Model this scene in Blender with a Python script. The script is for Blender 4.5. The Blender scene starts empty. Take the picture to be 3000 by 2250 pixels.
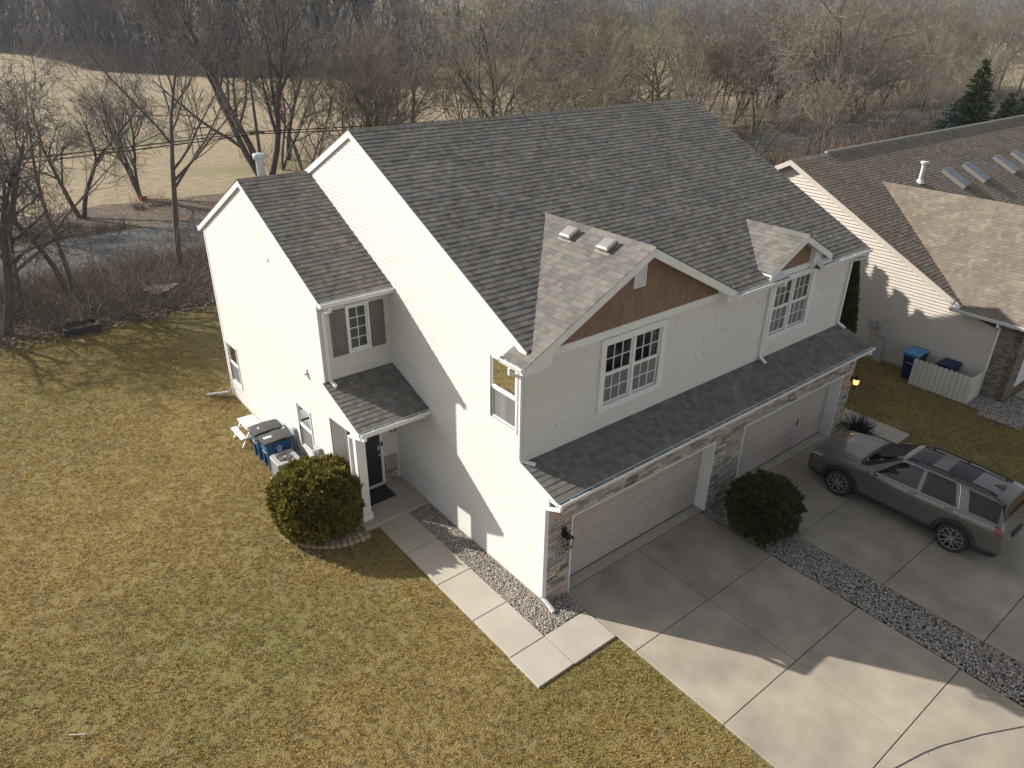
import bpy, math, random
import numpy as np
from mathutils import Vector, Matrix
random.seed(7); RNG=np.random.default_rng(7)
scene=bpy.context.scene
# ------------------------------------------------------------------ camera
CAM=Vector((-8.327,-8.941,11.779))
F=Vector((0.56133106,0.6894362,-0.45780473)).normalized()
_y=math.radians(-39.152); _r=math.radians(0.796)
R0=Vector((math.cos(_y),math.sin(_y),0)); U0=R0.cross(F)
RR=R0*math.cos(_r)+U0*math.sin(_r); UU=-R0*math.sin(_r)+U0*math.cos(_r)
cd=bpy.data.cameras.new('camera'); cam=bpy.data.objects.new('camera',cd); scene.collection.objects.link(cam)
cam.matrix_world=Matrix(((RR.x,UU.x,-F.x,CAM.x),(RR.y,UU.y,-F.y,CAM.y),(RR.z,UU.z,-F.z,CAM.z),(0,0,0,1)))
cd.sensor_width=36; cd.lens=1571.753/2212*36; cd.clip_start=.1; cd.clip_end=3000
scene.camera=cam
# ------------------------------------------------------------------ sky, sun, exposure
SUN_EL=math.radians(29.5); sdir=Vector((-.552*math.cos(SUN_EL),.834*math.cos(SUN_EL),math.sin(SUN_EL))).normalized()
world=bpy.data.worlds.new('World'); scene.world=world; world.use_nodes=True
wn=world.node_tree; bg=wn.nodes['Background']; sk=wn.nodes.new('ShaderNodeTexSky'); sk.sky_type='NISHITA'
sk.sun_disc=False; sk.sun_elevation=SUN_EL; sk.sun_rotation=math.atan2(sdir.x,sdir.y); sk.air_density=1.0; sk.dust_density=1.2; sk.ozone_density=.5
hs=wn.nodes.new('ShaderNodeHueSaturation'); hs.inputs['Saturation'].default_value=.34; wn.links.new(sk.outputs[0],hs.inputs['Color']); wn.links.new(hs.outputs[0],bg.inputs[0]); bg.inputs[1].default_value=SKY_STRENGTH=0.082
sl=bpy.data.lights.new('sun','SUN'); sl.energy=4.0; sl.angle=math.radians(.55); sl.color=(1,.955,.885)
so=bpy.data.objects.new('sun',sl); scene.collection.objects.link(so); so.rotation_euler=sdir.to_track_quat('Z','Y').to_euler(); so.location=(-30,40,40)
vs=scene.view_settings; vs.view_transform='Standard'; vs.look='None'; vs.gamma=1; vs.exposure=.85; vs.use_curve_mapping=False
# ------------------------------------------------------------------ helpers
def link(o): scene.collection.objects.link(o); return o
def tag(o,label=None,cat=None,group=None,kind=None):
    if label: o['label']=label
    if cat: o['category']=cat
    if group: o['group']=group
    if kind: o['kind']=kind
    return o
def empty(name,loc=(0,0,0),rz=0,label=None,cat=None,group=None):
    o=link(bpy.data.objects.new(name,None)); o.location=loc; o.rotation_euler=(0,0,rz); o.empty_display_size=.1
    return tag(o,label,cat,group)
def me_np(name,V,Fl,Fs,mat,col=None,smooth=False):
    """V (n,3); Fl flat loop indices; Fs face sizes"""
    m=bpy.data.meshes.new(name); V=np.asarray(V,np.float32); Fl=np.asarray(Fl,np.int32); Fs=np.asarray(Fs,np.int32)
    m.vertices.add(len(V)); m.vertices.foreach_set('co',V.ravel())
    m.loops.add(len(Fl)); m.loops.foreach_set('vertex_index',Fl)
    m.polygons.add(len(Fs)); st=np.zeros(len(Fs),np.int32); st[1:]=np.cumsum(Fs)[:-1]
    m.polygons.foreach_set('loop_start',st)
    try: m.polygons.foreach_set('loop_total',Fs)
    except Exception: pass
    if col is not None:
        a=m.color_attributes.new('Col','FLOAT_COLOR','POINT'); c=np.ones((len(V),4),np.float32); c[:,:3]=col; a.data.foreach_set('color',c.ravel())
    m.polygons.foreach_set('use_smooth',np.full(len(Fs),bool(smooth)))
    m.update(calc_edges=True); m.validate()
    if mat: m.materials.append(mat)
    return m
class MB:
    def __init__(s): s.v=[]; s.f=[]; s.c=[]
    def add(s,vs,fs,col=None):
        b=len(s.v); s.v+= [tuple(q) for q in vs]; s.f+=[tuple(i+b for i in f) for f in fs]
        if col is not None: s.c+=[col]*len(vs)
        return s
    def box(s,a,b,col=None):
        (x0,y0,z0),(x1,y1,z1)=a,b
        if x0>x1:x0,x1=x1,x0
        if y0>y1:y0,y1=y1,y0
        if z0>z1:z0,z1=z1,z0
        return s.add([(x0,y0,z0),(x1,y0,z0),(x1,y1,z0),(x0,y1,z0),(x0,y0,z1),(x1,y0,z1),(x1,y1,z1),(x0,y1,z1)],
          [(0,3,2,1),(4,5,6,7),(0,1,5,4),(1,2,6,5),(2,3,7,6),(3,0,4,7)],col)
    def bar(s,p,q,w,h=None,up=(0,0,1),col=None):
        """rectangular bar from p to q, width w (sideways), height h (along up)"""
        h=h or w; p=Vector(p); q=Vector(q); d=(q-p).normalized(); u=Vector(up)
        if abs(d.dot(u))>.98: u=Vector((0,1,0)) if abs(d.y)<.9 else Vector((1,0,0))
        sd=d.cross(u).normalized()*w/2; u=sd.normalized().cross(d).normalized()*h/2
        return s.add([p-sd-u,p+sd-u,p+sd+u,p-sd+u,q-sd-u,q+sd-u,q+sd+u,q-sd+u],
          [(0,1,2,3),(7,6,5,4),(0,4,5,1),(1,5,6,2),(2,6,7,3),(3,7,4,0)],col)
    def tube(s,pts,r,n=8,cap=True):
        pts=[Vector(p) for p in pts]; rs=r if isinstance(r,(list,tuple)) else [r]*len(pts); b=len(s.v); prev=None
        for i,p in enumerate(pts):
            d=((pts[min(i+1,len(pts)-1)]-pts[max(i-1,0)])).normalized()
            a=Vector((0,0,1)) if abs(d.z)<.9 else Vector((1,0,0))
            if prev is not None: a=prev
            sx=(a-d*a.dot(d)).normalized(); sy=d.cross(sx); prev=sx
            for k in range(n):
                t=2*math.pi*k/n; s.v.append(tuple(p+(sx*math.cos(t)+sy*math.sin(t))*rs[i]))
        for i in range(len(pts)-1):
            for k in range(n):
                k2=(k+1)%n; s.f.append((b+i*n+k,b+i*n+k2,b+(i+1)*n+k2,b+(i+1)*n+k))
        if cap:
            s.f.append(tuple(b+k for k in range(n))[::-1]); s.f.append(tuple(b+(len(pts)-1)*n+k for k in range(n)))
        return s
    def rtube(s,pts,w,h):
        """rectangular section tube along a path (downspouts): w sideways, h in the bend plane"""
        for i in range(len(pts)-1): 
            p=Vector(pts[i]); q=Vector(pts[i+1]); d=(q-p).normalized()*h*.35
            s.bar(p-(d if i else d*0),q+(d if i<len(pts)-2 else d*0),w,h,up=(0,0,1) if abs((q-p).normalized().z)<.9 else (0,1,0))
        return s
    def prism(s,poly,ax,a,b,col=None):
        """poly list of 2D points extruded along axis ax between a and b"""
        n=len(poly)
        def P(t,q):
            l=[0,0,0]; o=[i for i in range(3) if i!=ax]; l[ax]=t; l[o[0]]=q[0]; l[o[1]]=q[1]; return tuple(l)
        return s.add([P(a,q) for q in poly]+[P(b,q) for q in poly],[tuple(range(n)),tuple(range(2*n-1,n-1,-1))]+[(i,i+n,(i+1)%n+n,(i+1)%n) for i in range(n)],col)
    def lathe(s,prof,c=(0,0,0),n=24,ax=2,ang=(0,2*math.pi),cap=True):
        b=len(s.v); full=abs(ang[1]-ang[0]-2*math.pi)<1e-6; m=n if full else n+1
        for r,h in prof:
            for k in range(m):
                t=ang[0]+(ang[1]-ang[0])*k/n; q=[0,0,0]; o=[i for i in range(3) if i!=ax]
                q[o[0]]=r*math.cos(t); q[o[1]]=r*math.sin(t); q[ax]=h
                s.v.append((q[0]+c[0],q[1]+c[1],q[2]+c[2]))
        for i in range(len(prof)-1):
            for k in range(n if not full else m):
                k2=(k+1)%m if full else k+1
                if k2>=m: continue
                s.f.append((b+i*m+k,b+i*m+k2,b+(i+1)*m+k2,b+(i+1)*m+k))
        if cap and full:
            s.f.append(tuple(b+k for k in range(m))[::-1]); s.f.append(tuple(b+(len(prof)-1)*m+k for k in range(m)))
        return s
    def mesh(s,name,mat,smooth=False,angle=None,fixn=True):
        m=bpy.data.meshes.new(name); m.from_pydata(s.v,[],s.f); m.update()
        if s.c and len(s.c)==len(s.v):
            a=m.color_attributes.new('Col','FLOAT_COLOR','POINT'); a.data.foreach_set('color',np.array([(*c,1) for c in s.c],np.float32).ravel())
        if fixn:
            import bmesh
            bm=bmesh.new(); bm.from_mesh(m); bmesh.ops.recalc_face_normals(bm,faces=bm.faces); bm.to_mesh(m); bm.free()
        if smooth:
            m.polygons.foreach_set('use_smooth',np.ones(len(m.polygons),bool))
            if angle is not None: m.set_sharp_from_angle(angle=math.radians(angle))
        if mat: m.materials.append(mat)
        return m
    def obj(s,name,mat,parent=None,smooth=False,angle=None,fixn=True,**kw):
        o=link(bpy.data.objects.new(name,s.mesh(name,mat,smooth,angle,fixn)))
        if parent: o.parent=parent
        return tag(o,**kw)
def bevel(o,w=.01,seg=2):
    import bmesh
    bm=bmesh.new(); bm.from_mesh(o.data); bmesh.ops.bevel(bm,geom=list(bm.edges),offset=w,segments=seg,affect='EDGES',profile=.7,clamp_overlap=True); bm.to_mesh(o.data); bm.free(); return o
# ------------------------------------------------------------------ materials
MATS={}
def mat(name,col,rough=.7,var=.12,scale=3.0,fine=0,finescale=60,bump=0,bscale=80,attr=False,metal=0,spec=.5,col2=None,thr=(.4,.6),coat=0,objrand=0,detail=5,trans=0,stretch=None):
    if name in MATS: return MATS[name]
    m=bpy.data.materials.new(name); m.use_nodes=True; nt=m.node_tree; N=nt.nodes; L=nt.links; P=N['Principled BSDF']
    P.inputs['Roughness'].default_value=rough; P.inputs['Metallic'].default_value=metal; P.inputs['Specular IOR Level'].default_value=spec
    if coat: P.inputs['Coat Weight'].default_value=coat; P.inputs['Coat Roughness'].default_value=.05
    tc=N.new('ShaderNodeTexCoord'); co=tc.outputs['Object']
    geo=N.new('ShaderNodeNewGeometry'); co=geo.outputs['Position']
    if stretch:
        mp=N.new('ShaderNodeMapping'); mp.inputs['Scale'].default_value=stretch; L.new(co,mp.inputs[0]); co=mp.outputs[0]
    def noise(sc,det=detail):
        n=N.new('ShaderNodeTexNoise'); n.inputs['Scale'].default_value=sc; n.inputs['Detail'].default_value=det; L.new(co,n.inputs['Vector']); return n.outputs['Fac']
    def mul(a,fac,lo,hi):
        mr=N.new('ShaderNodeMapRange'); mr.inputs[1].default_value=.25; mr.inputs[2].default_value=.75; mr.inputs[3].default_value=lo; mr.inputs[4].default_value=hi; L.new(fac,mr.inputs[0])
        mx=N.new('ShaderNodeMix'); mx.data_type='RGBA'; mx.blend_type='MULTIPLY'; mx.inputs[0].default_value=1; L.new(a,mx.inputs[6]); L.new(mr.outputs[0],mx.inputs[7]); return mx.outputs[2]
    if attr:
        at=N.new('ShaderNodeAttribute'); at.attribute_name='Col'; base=at.outputs['Color']
    else:
        rgb=N.new('ShaderNodeRGB'); rgb.outputs[0].default_value=(*col,1); base=rgb.outputs[0]
        if col2:
            r2=N.new('ShaderNodeRGB'); r2.outputs[0].default_value=(*col2,1); mr=N.new('ShaderNodeMapRange'); mr.inputs[1].default_value=thr[0]; mr.inputs[2].default_value=thr[1]
            L.new(noise(scale*.6),mr.inputs[0]); mx=N.new('ShaderNodeMix'); mx.data_type='RGBA'; L.new(mr.outputs[0],mx.inputs[0]); L.new(base,mx.inputs[6]); L.new(r2.outputs[0],mx.inputs[7]); base=mx.outputs[2]
    if var: base=mul(base,noise(scale),1-var,1+var)
    if fine: base=mul(base,noise(finescale,2),1-fine,1+fine)
    if objrand:
        oi=N.new('ShaderNodeObjectInfo'); mr=N.new('ShaderNodeMapRange'); mr.inputs[3].default_value=1-objrand; mr.inputs[4].default_value=1+objrand; L.new(oi.outputs['Random'],mr.inputs[0])
        mx=N.new('ShaderNodeMix'); mx.data_type='RGBA'; mx.blend_type='MULTIPLY'; mx.inputs[0].default_value=1; L.new(base,mx.inputs[6]); L.new(mr.outputs[0],mx.inputs[7]); base=mx.outputs[2]
    L.new(base,P.inputs['Base Color'])
    if bump:
        b=N.new('ShaderNodeBump'); b.inputs['Strength'].default_value=bump; b.inputs['Distance'].default_value=.02; L.new(noise(bscale,3),b.inputs['Height']); L.new(b.outputs[0],P.inputs['Normal'])
    if trans:
        # thin leaves/blades: some light passes through
        t=N.new('ShaderNodeBsdfTranslucent'); L.new(base,t.inputs[0]); ms=N.new('ShaderNodeMixShader'); ms.inputs[0].default_value=trans
        L.new(P.outputs[0],ms.inputs[1]); L.new(t.outputs[0],ms.inputs[2]); L.new(ms.outputs[0],N['Material Output'].inputs[0])
    MATS[name]=m; return m
SIDING=mat('vinyl_siding',(.635,.61,.575),.55,.05,.8,fine=.04,finescale=25,stretch=(1,1,6))
SIDING2=mat('vinyl_siding_peach',(.53,.475,.41),.55,.06,.8,fine=.05,finescale=25)
WHITE=mat('white_trim',(.74,.74,.73),.45,.05,1.5)
ALU=mat('gutter_inside',(.33,.40,.38),.5,.25,4)
SHINGLE=mat('asphalt_shingle',(0,0,0),.92,.16,1.3,fine=.35,finescale=220,bump=.35,bscale=250,attr=True,spec=.25)
STONE=mat('ledge_stone',(0,0,0),.85,.22,14,fine=.22,finescale=60,bump=.6,bscale=45,attr=True,spec=.3)
MORTAR=mat('mortar',(.30,.275,.24),.95,.15,12,bump=.3,bscale=90)
CONC=mat('concrete',(.36,.312,.245),.85,.2,1.3,fine=.12,finescale=60,bump=.12,bscale=190,col2=(.30,.258,.205),thr=(.36,.66),detail=9,spec=.35,objrand=.05)
CONC2=mat('concrete_walk',(.415,.37,.31),.85,.10,1.2,fine=.08,finescale=130,bump=.12,bscale=190,detail=8,spec=.35,objrand=.05)
JOINT=mat('joint_dark',(.045,.042,.04),.9,.1,8)
DOORM=mat('garage_door',(.43,.372,.328),.5,.05,2)
BROWN=mat('brown_shake',(.215,.138,.09),.75,.10,5,fine=.16,finescale=40,bump=.3,bscale=40,stretch=(3,3,.5),objrand=.14)
SHUTTER=mat('shutter_grey',(.155,.14,.13),.6,.06,3)
BLACK=mat('black_metal',(.018,.018,.018),.45,.05,3)
DARKDOOR=mat('dark_door',(.028,.026,.027),.35,.08,3)
ROOMD=mat('dark_room',(.05,.045,.04),.9,.2,2)
CURT=mat('curtain',(.50,.50,.44),.8,.15,9,stretch=(4,4,.4))
GALV=mat('galvanised',(.55,.58,.60),.35,.08,5,metal=.55)
PLASGREY=mat('grey_plastic',(.33,.345,.34),.5,.06,3)
METER=mat('meter_grey',(.42,.43,.42),.5,.06,3)
def glass(name,tint,refl=.35,rough=.02):
    m=bpy.data.materials.new(name); m.use_nodes=True; N=m.node_tree.nodes; L=m.node_tree.links; N.remove(N['Principled BSDF'])
    t=N.new('ShaderNodeBsdfTransparent'); t.inputs[0].default_value=(*tint,1); g=N.new('ShaderNodeBsdfGlossy'); g.inputs['Roughness'].default_value=rough; g.inputs[0].default_value=(.9,.95,.95,1)
    fr=N.new('ShaderNodeFresnel'); fr.inputs[0].default_value=1.5; mr=N.new('ShaderNodeMapRange'); mr.inputs[3].default_value=refl*.35; mr.inputs[4].default_value=1; L.new(fr.outputs[0],mr.inputs[0])
    ms=N.new('ShaderNodeMixShader'); L.new(mr.outputs[0],ms.inputs[0]); L.new(t.outputs[0],ms.inputs[1]); L.new(g.outputs[0],ms.inputs[2]); L.new(ms.outputs[0],N['Material Output'].inputs[0]); MATS[name]=m; return m
GLASS=glass('window_glass',(.62,.68,.64)); SCREEN=bpy.data.materials.new('insect_screen'); SCREEN.use_nodes=True
def _screen():
    N=SCREEN.node_tree.nodes; L=SCREEN.node_tree.links; P=N['Principled BSDF']; P.inputs['Base Color'].default_value=(.30,.28,.28,1); P.inputs['Roughness'].default_value=.8; t=N.new('ShaderNodeBsdfTransparent'); t.inputs[0].default_value=(.7,.7,.7,1); ms=N.new('ShaderNodeMixShader'); ms.inputs[0].default_value=.58; L.new(t.outputs[0],ms.inputs[1]); L.new(P.outputs[0],ms.inputs[2]); L.new(ms.outputs[0],N['Material Output'].inputs[0])
_screen()
# ------------------------------------------------------------------ the setting: ground, lawn, road, paving, gravel
def noise2(x,y,scale,seed=0,octv=3):
    """cheap value noise on numpy arrays, about 0..1"""
    out=np.zeros_like(x,dtype=float); amp=1; tot=0
    for o in range(octv):
        fx=x/scale*(2**o)+seed*17.3+o*5.1; fy=y/scale*(2**o)+seed*9.7+o*3.3
        ix=np.floor(fx).astype(np.int64); iy=np.floor(fy).astype(np.int64); tx=fx-ix; ty=fy-iy; tx=tx*tx*(3-2*tx); ty=ty*ty*(3-2*ty)
        def h(a,b):
            n=(a*374761393+b*668265263+seed*1442695)&0x7fffffff; n=((n^(n>>13))*1274126177)&0x7fffffff; return ((n^(n>>16))&0xffff)/65535.
        out+=amp*((h(ix,iy)*(1-tx)+h(ix+1,iy)*tx)*(1-ty)+(h(ix,iy+1)*(1-tx)+h(ix+1,iy+1)*tx)*ty); tot+=amp; amp*=.55
    return out/tot
def ground_mat(name,cols,scales,rough=.95,bump=.5,bscale=25,stretch=None):
    """cols: base colour then (colour, noise scale, lo, hi) layers"""
    m=bpy.data.materials.new(name); m.use_nodes=True; N=m.node_tree.nodes; L=m.node_tree.links; P=N['Principled BSDF']; P.inputs['Roughness'].default_value=rough; P.inputs['Specular IOR Level'].default_value=.15
    g=N.new('ShaderNodeNewGeometry'); co=g.outputs['Position']
    if stretch:
        mp=N.new('ShaderNodeMapping'); mp.inputs['Scale'].default_value=stretch; L.new(co,mp.inputs[0]); co=mp.outputs[0]
    rgb=N.new('ShaderNodeRGB'); rgb.outputs[0].default_value=(*cols,1); base=rgb.outputs[0]
    for c,sc,lo,hi in scales:
        n=N.new('ShaderNodeTexNoise'); n.inputs['Scale'].default_value=sc; n.inputs['Detail'].default_value=4; L.new(co,n.inputs['Vector'])
        mr=N.new('ShaderNodeMapRange'); mr.inputs[1].default_value=lo; mr.inputs[2].default_value=hi; L.new(n.outputs['Fac'],mr.inputs[0])
        mx=N.new('ShaderNodeMix'); mx.data_type='RGBA'; L.new(mr.outputs[0],mx.inputs[0]); L.new(base,mx.inputs[6]); mx.inputs[7].default_value=(*c,1); base=mx.outputs[2]
    L.new(base,P.inputs['Base Color'])
    b=N.new('ShaderNodeBump'); b.inputs['Strength'].default_value=bump; b.inputs['Distance'].default_value=.05; n=N.new('ShaderNodeTexNoise'); n.inputs['Scale'].default_value=bscale; L.new(co,n.inputs['Vector']); L.new(n.outputs['Fac'],b.inputs['Height']); L.new(b.outputs[0],P.inputs['Normal'])
    MATS[name]=m; return m
def hill(x,y):
    """the far wooded ground lifts gently beyond the field, most on the right"""
    d=np.clip((np.hypot(x+8,y+9)-430)/170,0,1); return d*d*(3-2*d)*22+np.clip((x-150)/200,0,1)*np.clip((x-150)/200,0,1)*2
xs=np.concatenate([np.linspace(-900,-100,9),np.linspace(-80,500,59),np.linspace(560,1500,9)]); ys=np.concatenate([np.linspace(-600,-40,8),np.linspace(-20,500,53),np.linspace(560,1500,9)])
gx,gy=np.meshgrid(xs,ys); gz=np.where(gy<60,0,hill(gx,gy))-.06
nx,ny=len(xs),len(ys); idx=np.arange(nx*ny).reshape(ny,nx); q=np.stack([idx[:-1,:-1],idx[:-1,1:],idx[1:,1:],idx[1:,:-1]],-1).reshape(-1,4)
FIELD=ground_mat('field_grass',(.34,.27,.17),[((.24,.19,.12),.9,.42,.6),((.20,.185,.09),.05,.52,.66),((.36,.295,.195),3.2,.5,.7),((.14,.105,.065),14,.54,.68)],bump=.6,bscale=6,stretch=(1,2.2,1))
g=link(bpy.data.objects.new('ground',me_np('ground',np.stack([gx.ravel(),gy.ravel(),gz.ravel()],1),q.ravel(),np.full(len(q),4),FIELD,smooth=True))); tag(g,'dry tan grass field stretching to the far woods','field',kind='structure')
LAWN=ground_mat('lawn_soil',(.25,.19,.078),[((.18,.155,.055),.16,.36,.68),((.21,.165,.068),1.1,.48,.66),((.11,.088,.04),9,.50,.66)],bump=.8,bscale=30)
LITTER=ground_mat('leaf_litter',(.135,.105,.08),[((.07,.055,.042),1.6,.42,.62),((.24,.185,.135),6,.52,.66),((.30,.24,.18),22,.56,.66)],bump=.9,bscale=20)
ASPH=ground_mat('asphalt',(.125,.125,.125),[((.16,.155,.15),.5,.4,.65),((.09,.09,.092),5,.5,.7)],bump=.2,bscale=60)
def sheet(name,pts,z,m,kind='structure',label=None,cat=None):
    return MB().add([(x,y,z) for x,y in pts],[tuple(range(len(pts)))]).obj(name,m,fixn=False,kind=kind,label=label,cat=cat)
def wob(x0,x1,y,n=60,a=.5,seed=1):
    x=np.linspace(x0,x1,n); return [(float(q),float(y+(noise2(np.array([q]),np.array([seed*3.]),4.,seed)[0]-.5)*2*a)) for q in x]
lawn_back=[(x,22.9-.0*x+ (1.3 if x<-5 else 0)+(noise2(np.array([x]),np.array([4.]),3.,3)[0]-.5)*1.2) for x in np.linspace(-40,45,80)]
sheet('lawn',[(-40,-30),(45,-30)]+lawn_back[::-1],-.03,LAWN,label='mown winter lawn, straw and olive green',cat='lawn')
sheet('woodland_floor',[(-60,21.2),(160,21.2)]+wob(-60,160,31.9,120,.5,5)[::-1],-.042,LITTER,label='brown leaf litter under the bare trees',cat='ground')
sheet('road',wob(-120,260,31.3,90,.12,8)+wob(-120,260,37.9,90,.12,9)[::-1],-.034,ASPH,label='grey asphalt lane beyond the brush',cat='road')
sheet('road_verge',wob(-60,160,37.7,120,.15,11)+wob(-60,160,44.5,120,1.8,12)[::-1],-.046,LITTER,label='leafy verge along the far side of the road',cat='ground')
# paving
def slab_set(name,rects,z,m,label,cat,gap=.015,th=.14):
    root=empty(name,(0,0,0)); tag(root,label,cat,kind='structure')
    for (x0,y0,x1,y1) in rects:
        o=MB().box((x0+gap/2,y0+gap/2,z-th),(x1-gap/2,y1-gap/2,z)).obj('slab',m,root); bevel(o,.008,1)
    MB().box((min(r[0] for r in rects)+.01,min(r[1] for r in rects)+.01,z-th-.02),(max(r[2] for r in rects)-.01,max(r[3] for r in rects)-.01,z-.03)).obj('joint_bed',JOINT,root) if name!='walkway' else None
    return root
yj=[0.0,-2.17,-4.38,-6.56,-8.76,-10.95,-13.1]
DW=[]
for a,b in zip(yj[:-1],yj[1:]):
    DW+=[(.575,b,3.0,a),(3.0,b,5.44,a)]
slab_set('driveway',DW,0.0,CONC,'wide grey concrete driveway in front of the left garage','driveway')
DW2=[]
for a,b in zip(yj[:-1],yj[1:]): DW2+=[(6.6,b,9.6,a),(9.6,b,12.95,a)]
slab_set('driveway',DW2,0.0,CONC,'concrete driveway with the parked grey car on it','driveway')
w=slab_set('walkway',[(-1.575,3.335,-.64,4.69),(-1.575,1.955,-.64,3.335),(-1.575,.57,-.64,1.955),(-1.575,-.715,-.64,.57),(-1.6,-1.635,-.64,-.715),(-.64,-1.65,.555,-.70)],.02,CONC2,'pale concrete path running beside the white siding wall','walkway')
MB().box((-1.56,-1.62,-.12),(-.65,4.66,0.0)).box((-.7,-1.63,-.12),(.53,-.72,0.0)).obj('joint_bed',JOINT,w)
w=slab_set('walkway',[(12.97,-.6,13.86,.75),(12.97,-1.57,13.86,-.6),(12.97,.75,13.86,2.1)],.04,CONC2,'short concrete path at the right end of the duplex','walkway')
MB().box((12.98,-1.55,-.12),(13.84,2.05,-.01)).obj('joint_bed',JOINT,w)
# garage thresholds and the curved control joint
o=MB().box((.6,.012,-.14),(5.6,.29,.012)).obj('garage_apron',CONC2,None,kind='structure'); tag(o,'concrete threshold strip under the left garage door','threshold')
o=MB().box((6.8,.012,-.14),(11.8,.29,.012)).obj('garage_apron',CONC2,None,kind='structure'); tag(o,'concrete threshold strip under the right garage door','threshold')
arc=[(1.6,-6.62),(2.23,-6.8),(2.91,-6.97),(3.35,-7.12),(4.17,-7.48),(4.96,-7.89),(5.4,-8.2)]
mb=MB()
for p,qq in zip(arc[:-1],arc[1:]): mb.bar((p[0],p[1],.0035),(qq[0],qq[1],.0035),.022,.005)
o=mb.obj('control_joint',JOINT,None,kind='structure'); tag(o,'curved dark joint cut across the driveway concrete','joint')
# gravel: a bed sheet and real stones on it
PEB=mat('pebbles',(0,0,0),.8,.1,20,attr=True,spec=.35)
BED=ground_mat('gravel_bed',(.13,.115,.098),[((.25,.225,.19),45,.45,.6)],bump=1,bscale=60)
def icos():
    t=(1+5**.5)/2; v=np.array([(-1,t,0),(1,t,0),(-1,-t,0),(1,-t,0),(0,-1,t),(0,1,t),(0,-1,-t),(0,1,-t),(t,0,-1),(t,0,1),(-t,0,-1),(-t,0,1)],float); v/=np.linalg.norm(v[0])
    f=np.array([(0,11,5),(0,5,1),(0,1,7),(0,7,10),(0,10,11),(1,5,9),(5,11,4),(11,10,2),(10,7,6),(7,1,8),(3,9,4),(3,4,2),(3,2,6),(3,6,8),(3,8,9),(4,9,5),(2,4,11),(6,2,10),(8,6,7),(9,8,1)]); return v,f
IV,IF=icos()
OV=np.array([(1,0,0),(0,1,0),(-1,0,0),(0,-1,0),(.1,.05,.95),(-.1,0,-.9)]); OF=np.array([(0,1,4),(1,2,4),(2,3,4),(3,0,4),(1,0,5),(2,1,5),(3,2,5),(0,3,5)])
def pebbles(name,polys,n,size,z,pal,label,inside=None,bedz=None):
    P=[]
    for (x0,y0,x1,y1),k in polys:
        p=RNG.random((int(n*k),2))*[x1-x0,y1-y0]+[x0,y0]
        if inside is not None: p=p[inside(p[:,0],p[:,1])]
        P.append(p)
    P=np.concatenate(P); m=len(P); sc=size*(0.55+RNG.random(m)*.9); th=RNG.random(m)*6.28
    S=np.stack([sc*(1+.35*RNG.random(m)),sc*(.7+.3*RNG.random(m)),sc*(.45+.3*RNG.random(m))],1)
    V=OV[None]*1.12*S[:,None]*(1+(RNG.random((m,6,1))-.5)*.45); c,s=np.cos(th)[:,None],np.sin(th)[:,None]
    X=V[...,0]*c-V[...,1]*s; Y=V[...,0]*s+V[...,1]*c; Z=V[...,2]+(z+RNG.random(m)*.012)[:,None]
    V=np.stack([X+P[:,:1],Y+P[:,1:],Z],-1).reshape(-1,3); Fc=(OF[None]+6*np.arange(m)[:,None,None]).reshape(-1)
    pal=np.array(pal); col=np.repeat(pal[RNG.integers(0,len(pal),m)]*(.75+.5*RNG.random((m,1))),6,0)
    o=link(bpy.data.objects.new(name,me_np(name,V,Fc,np.full(m*8,3),PEB,col))); tag(o,label,'gravel',kind='stuff'); return o
PAL=[(.36,.325,.28),(.25,.22,.19),(.46,.425,.375),(.33,.27,.215),(.50,.465,.42),(.22,.18,.145),(.30,.25,.22)]
sheet('gravel_bed',[(-.66,-.73),(.6,-.73),(.6,.02),(.05,.02),(.05,4.72),(-.66,4.72)],-.008,BED,label='dark soil under the pebbles beside the wall',cat='ground')
pebbles('gravel',[((-.63,-.69,-.015,4.68),3.25),((-.02,-.66,.565,.0),.4)],2300,.0150,.004,PAL,'pale river pebbles between path and white wall')
sheet('gravel_bed',[(5.45,0.0),(5.45,-13),(6.59,-13),(6.59,0.0)],-.03,BED,label='dark soil under the pebble strip between driveways',cat='ground')
pebbles('gravel',[((5.46,-9.2,6.58,-.03),10.3)],1750,.0165,-.014,[tuple(.95*np.array(c)) for c in PAL],'grey pebble strip between the two driveways')
# ------------------------------------------------------------------ building kit: shingles, boards, stones, windows, gutters
SH_PAL=[(.176,.160,.138),(.166,.153,.134),(.194,.174,.148),(.142,.132,.120),(.206,.182,.152),(.172,.169,.158),(.186,.167,.142),(.152,.140,.124)]
SH_PAL2=[(.198,.164,.128),(.178,.148,.118),(.216,.178,.136),(.188,.153,.121),(.168,.142,.116),(.230,.190,.146)]
EXPO=.146
def shingle_pieces(O,U,V,Lu,Lv,rng,keep=None,urange=None):
    """pieces (u0,w,v0,thick) covering a roof rectangle; O eave corner, U along the eave, V up the slope"""
    out=[]; v=0; row=0
    while v<Lv-.02:
        a,b=(0,Lu) if urange is None else urange(v)
        if b-a>.05:
            u=a-rng.random()*.22; prev=0
            while u<b:
                w=(.11,.13,.15,.17,.20)[rng.integers(0,5)]; u0=max(u,a); u1=min(u+w,b)
                if u1-u0>.02:
                    hi=rng.random()<.5; out.append((u0,u1-u0,v,.0145 if hi else .0105,int(rng.integers(0,8)) if not(hi and rng.random()<.3) else 3))
                u+=w
        v+=EXPO; row+=1
    return out
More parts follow.
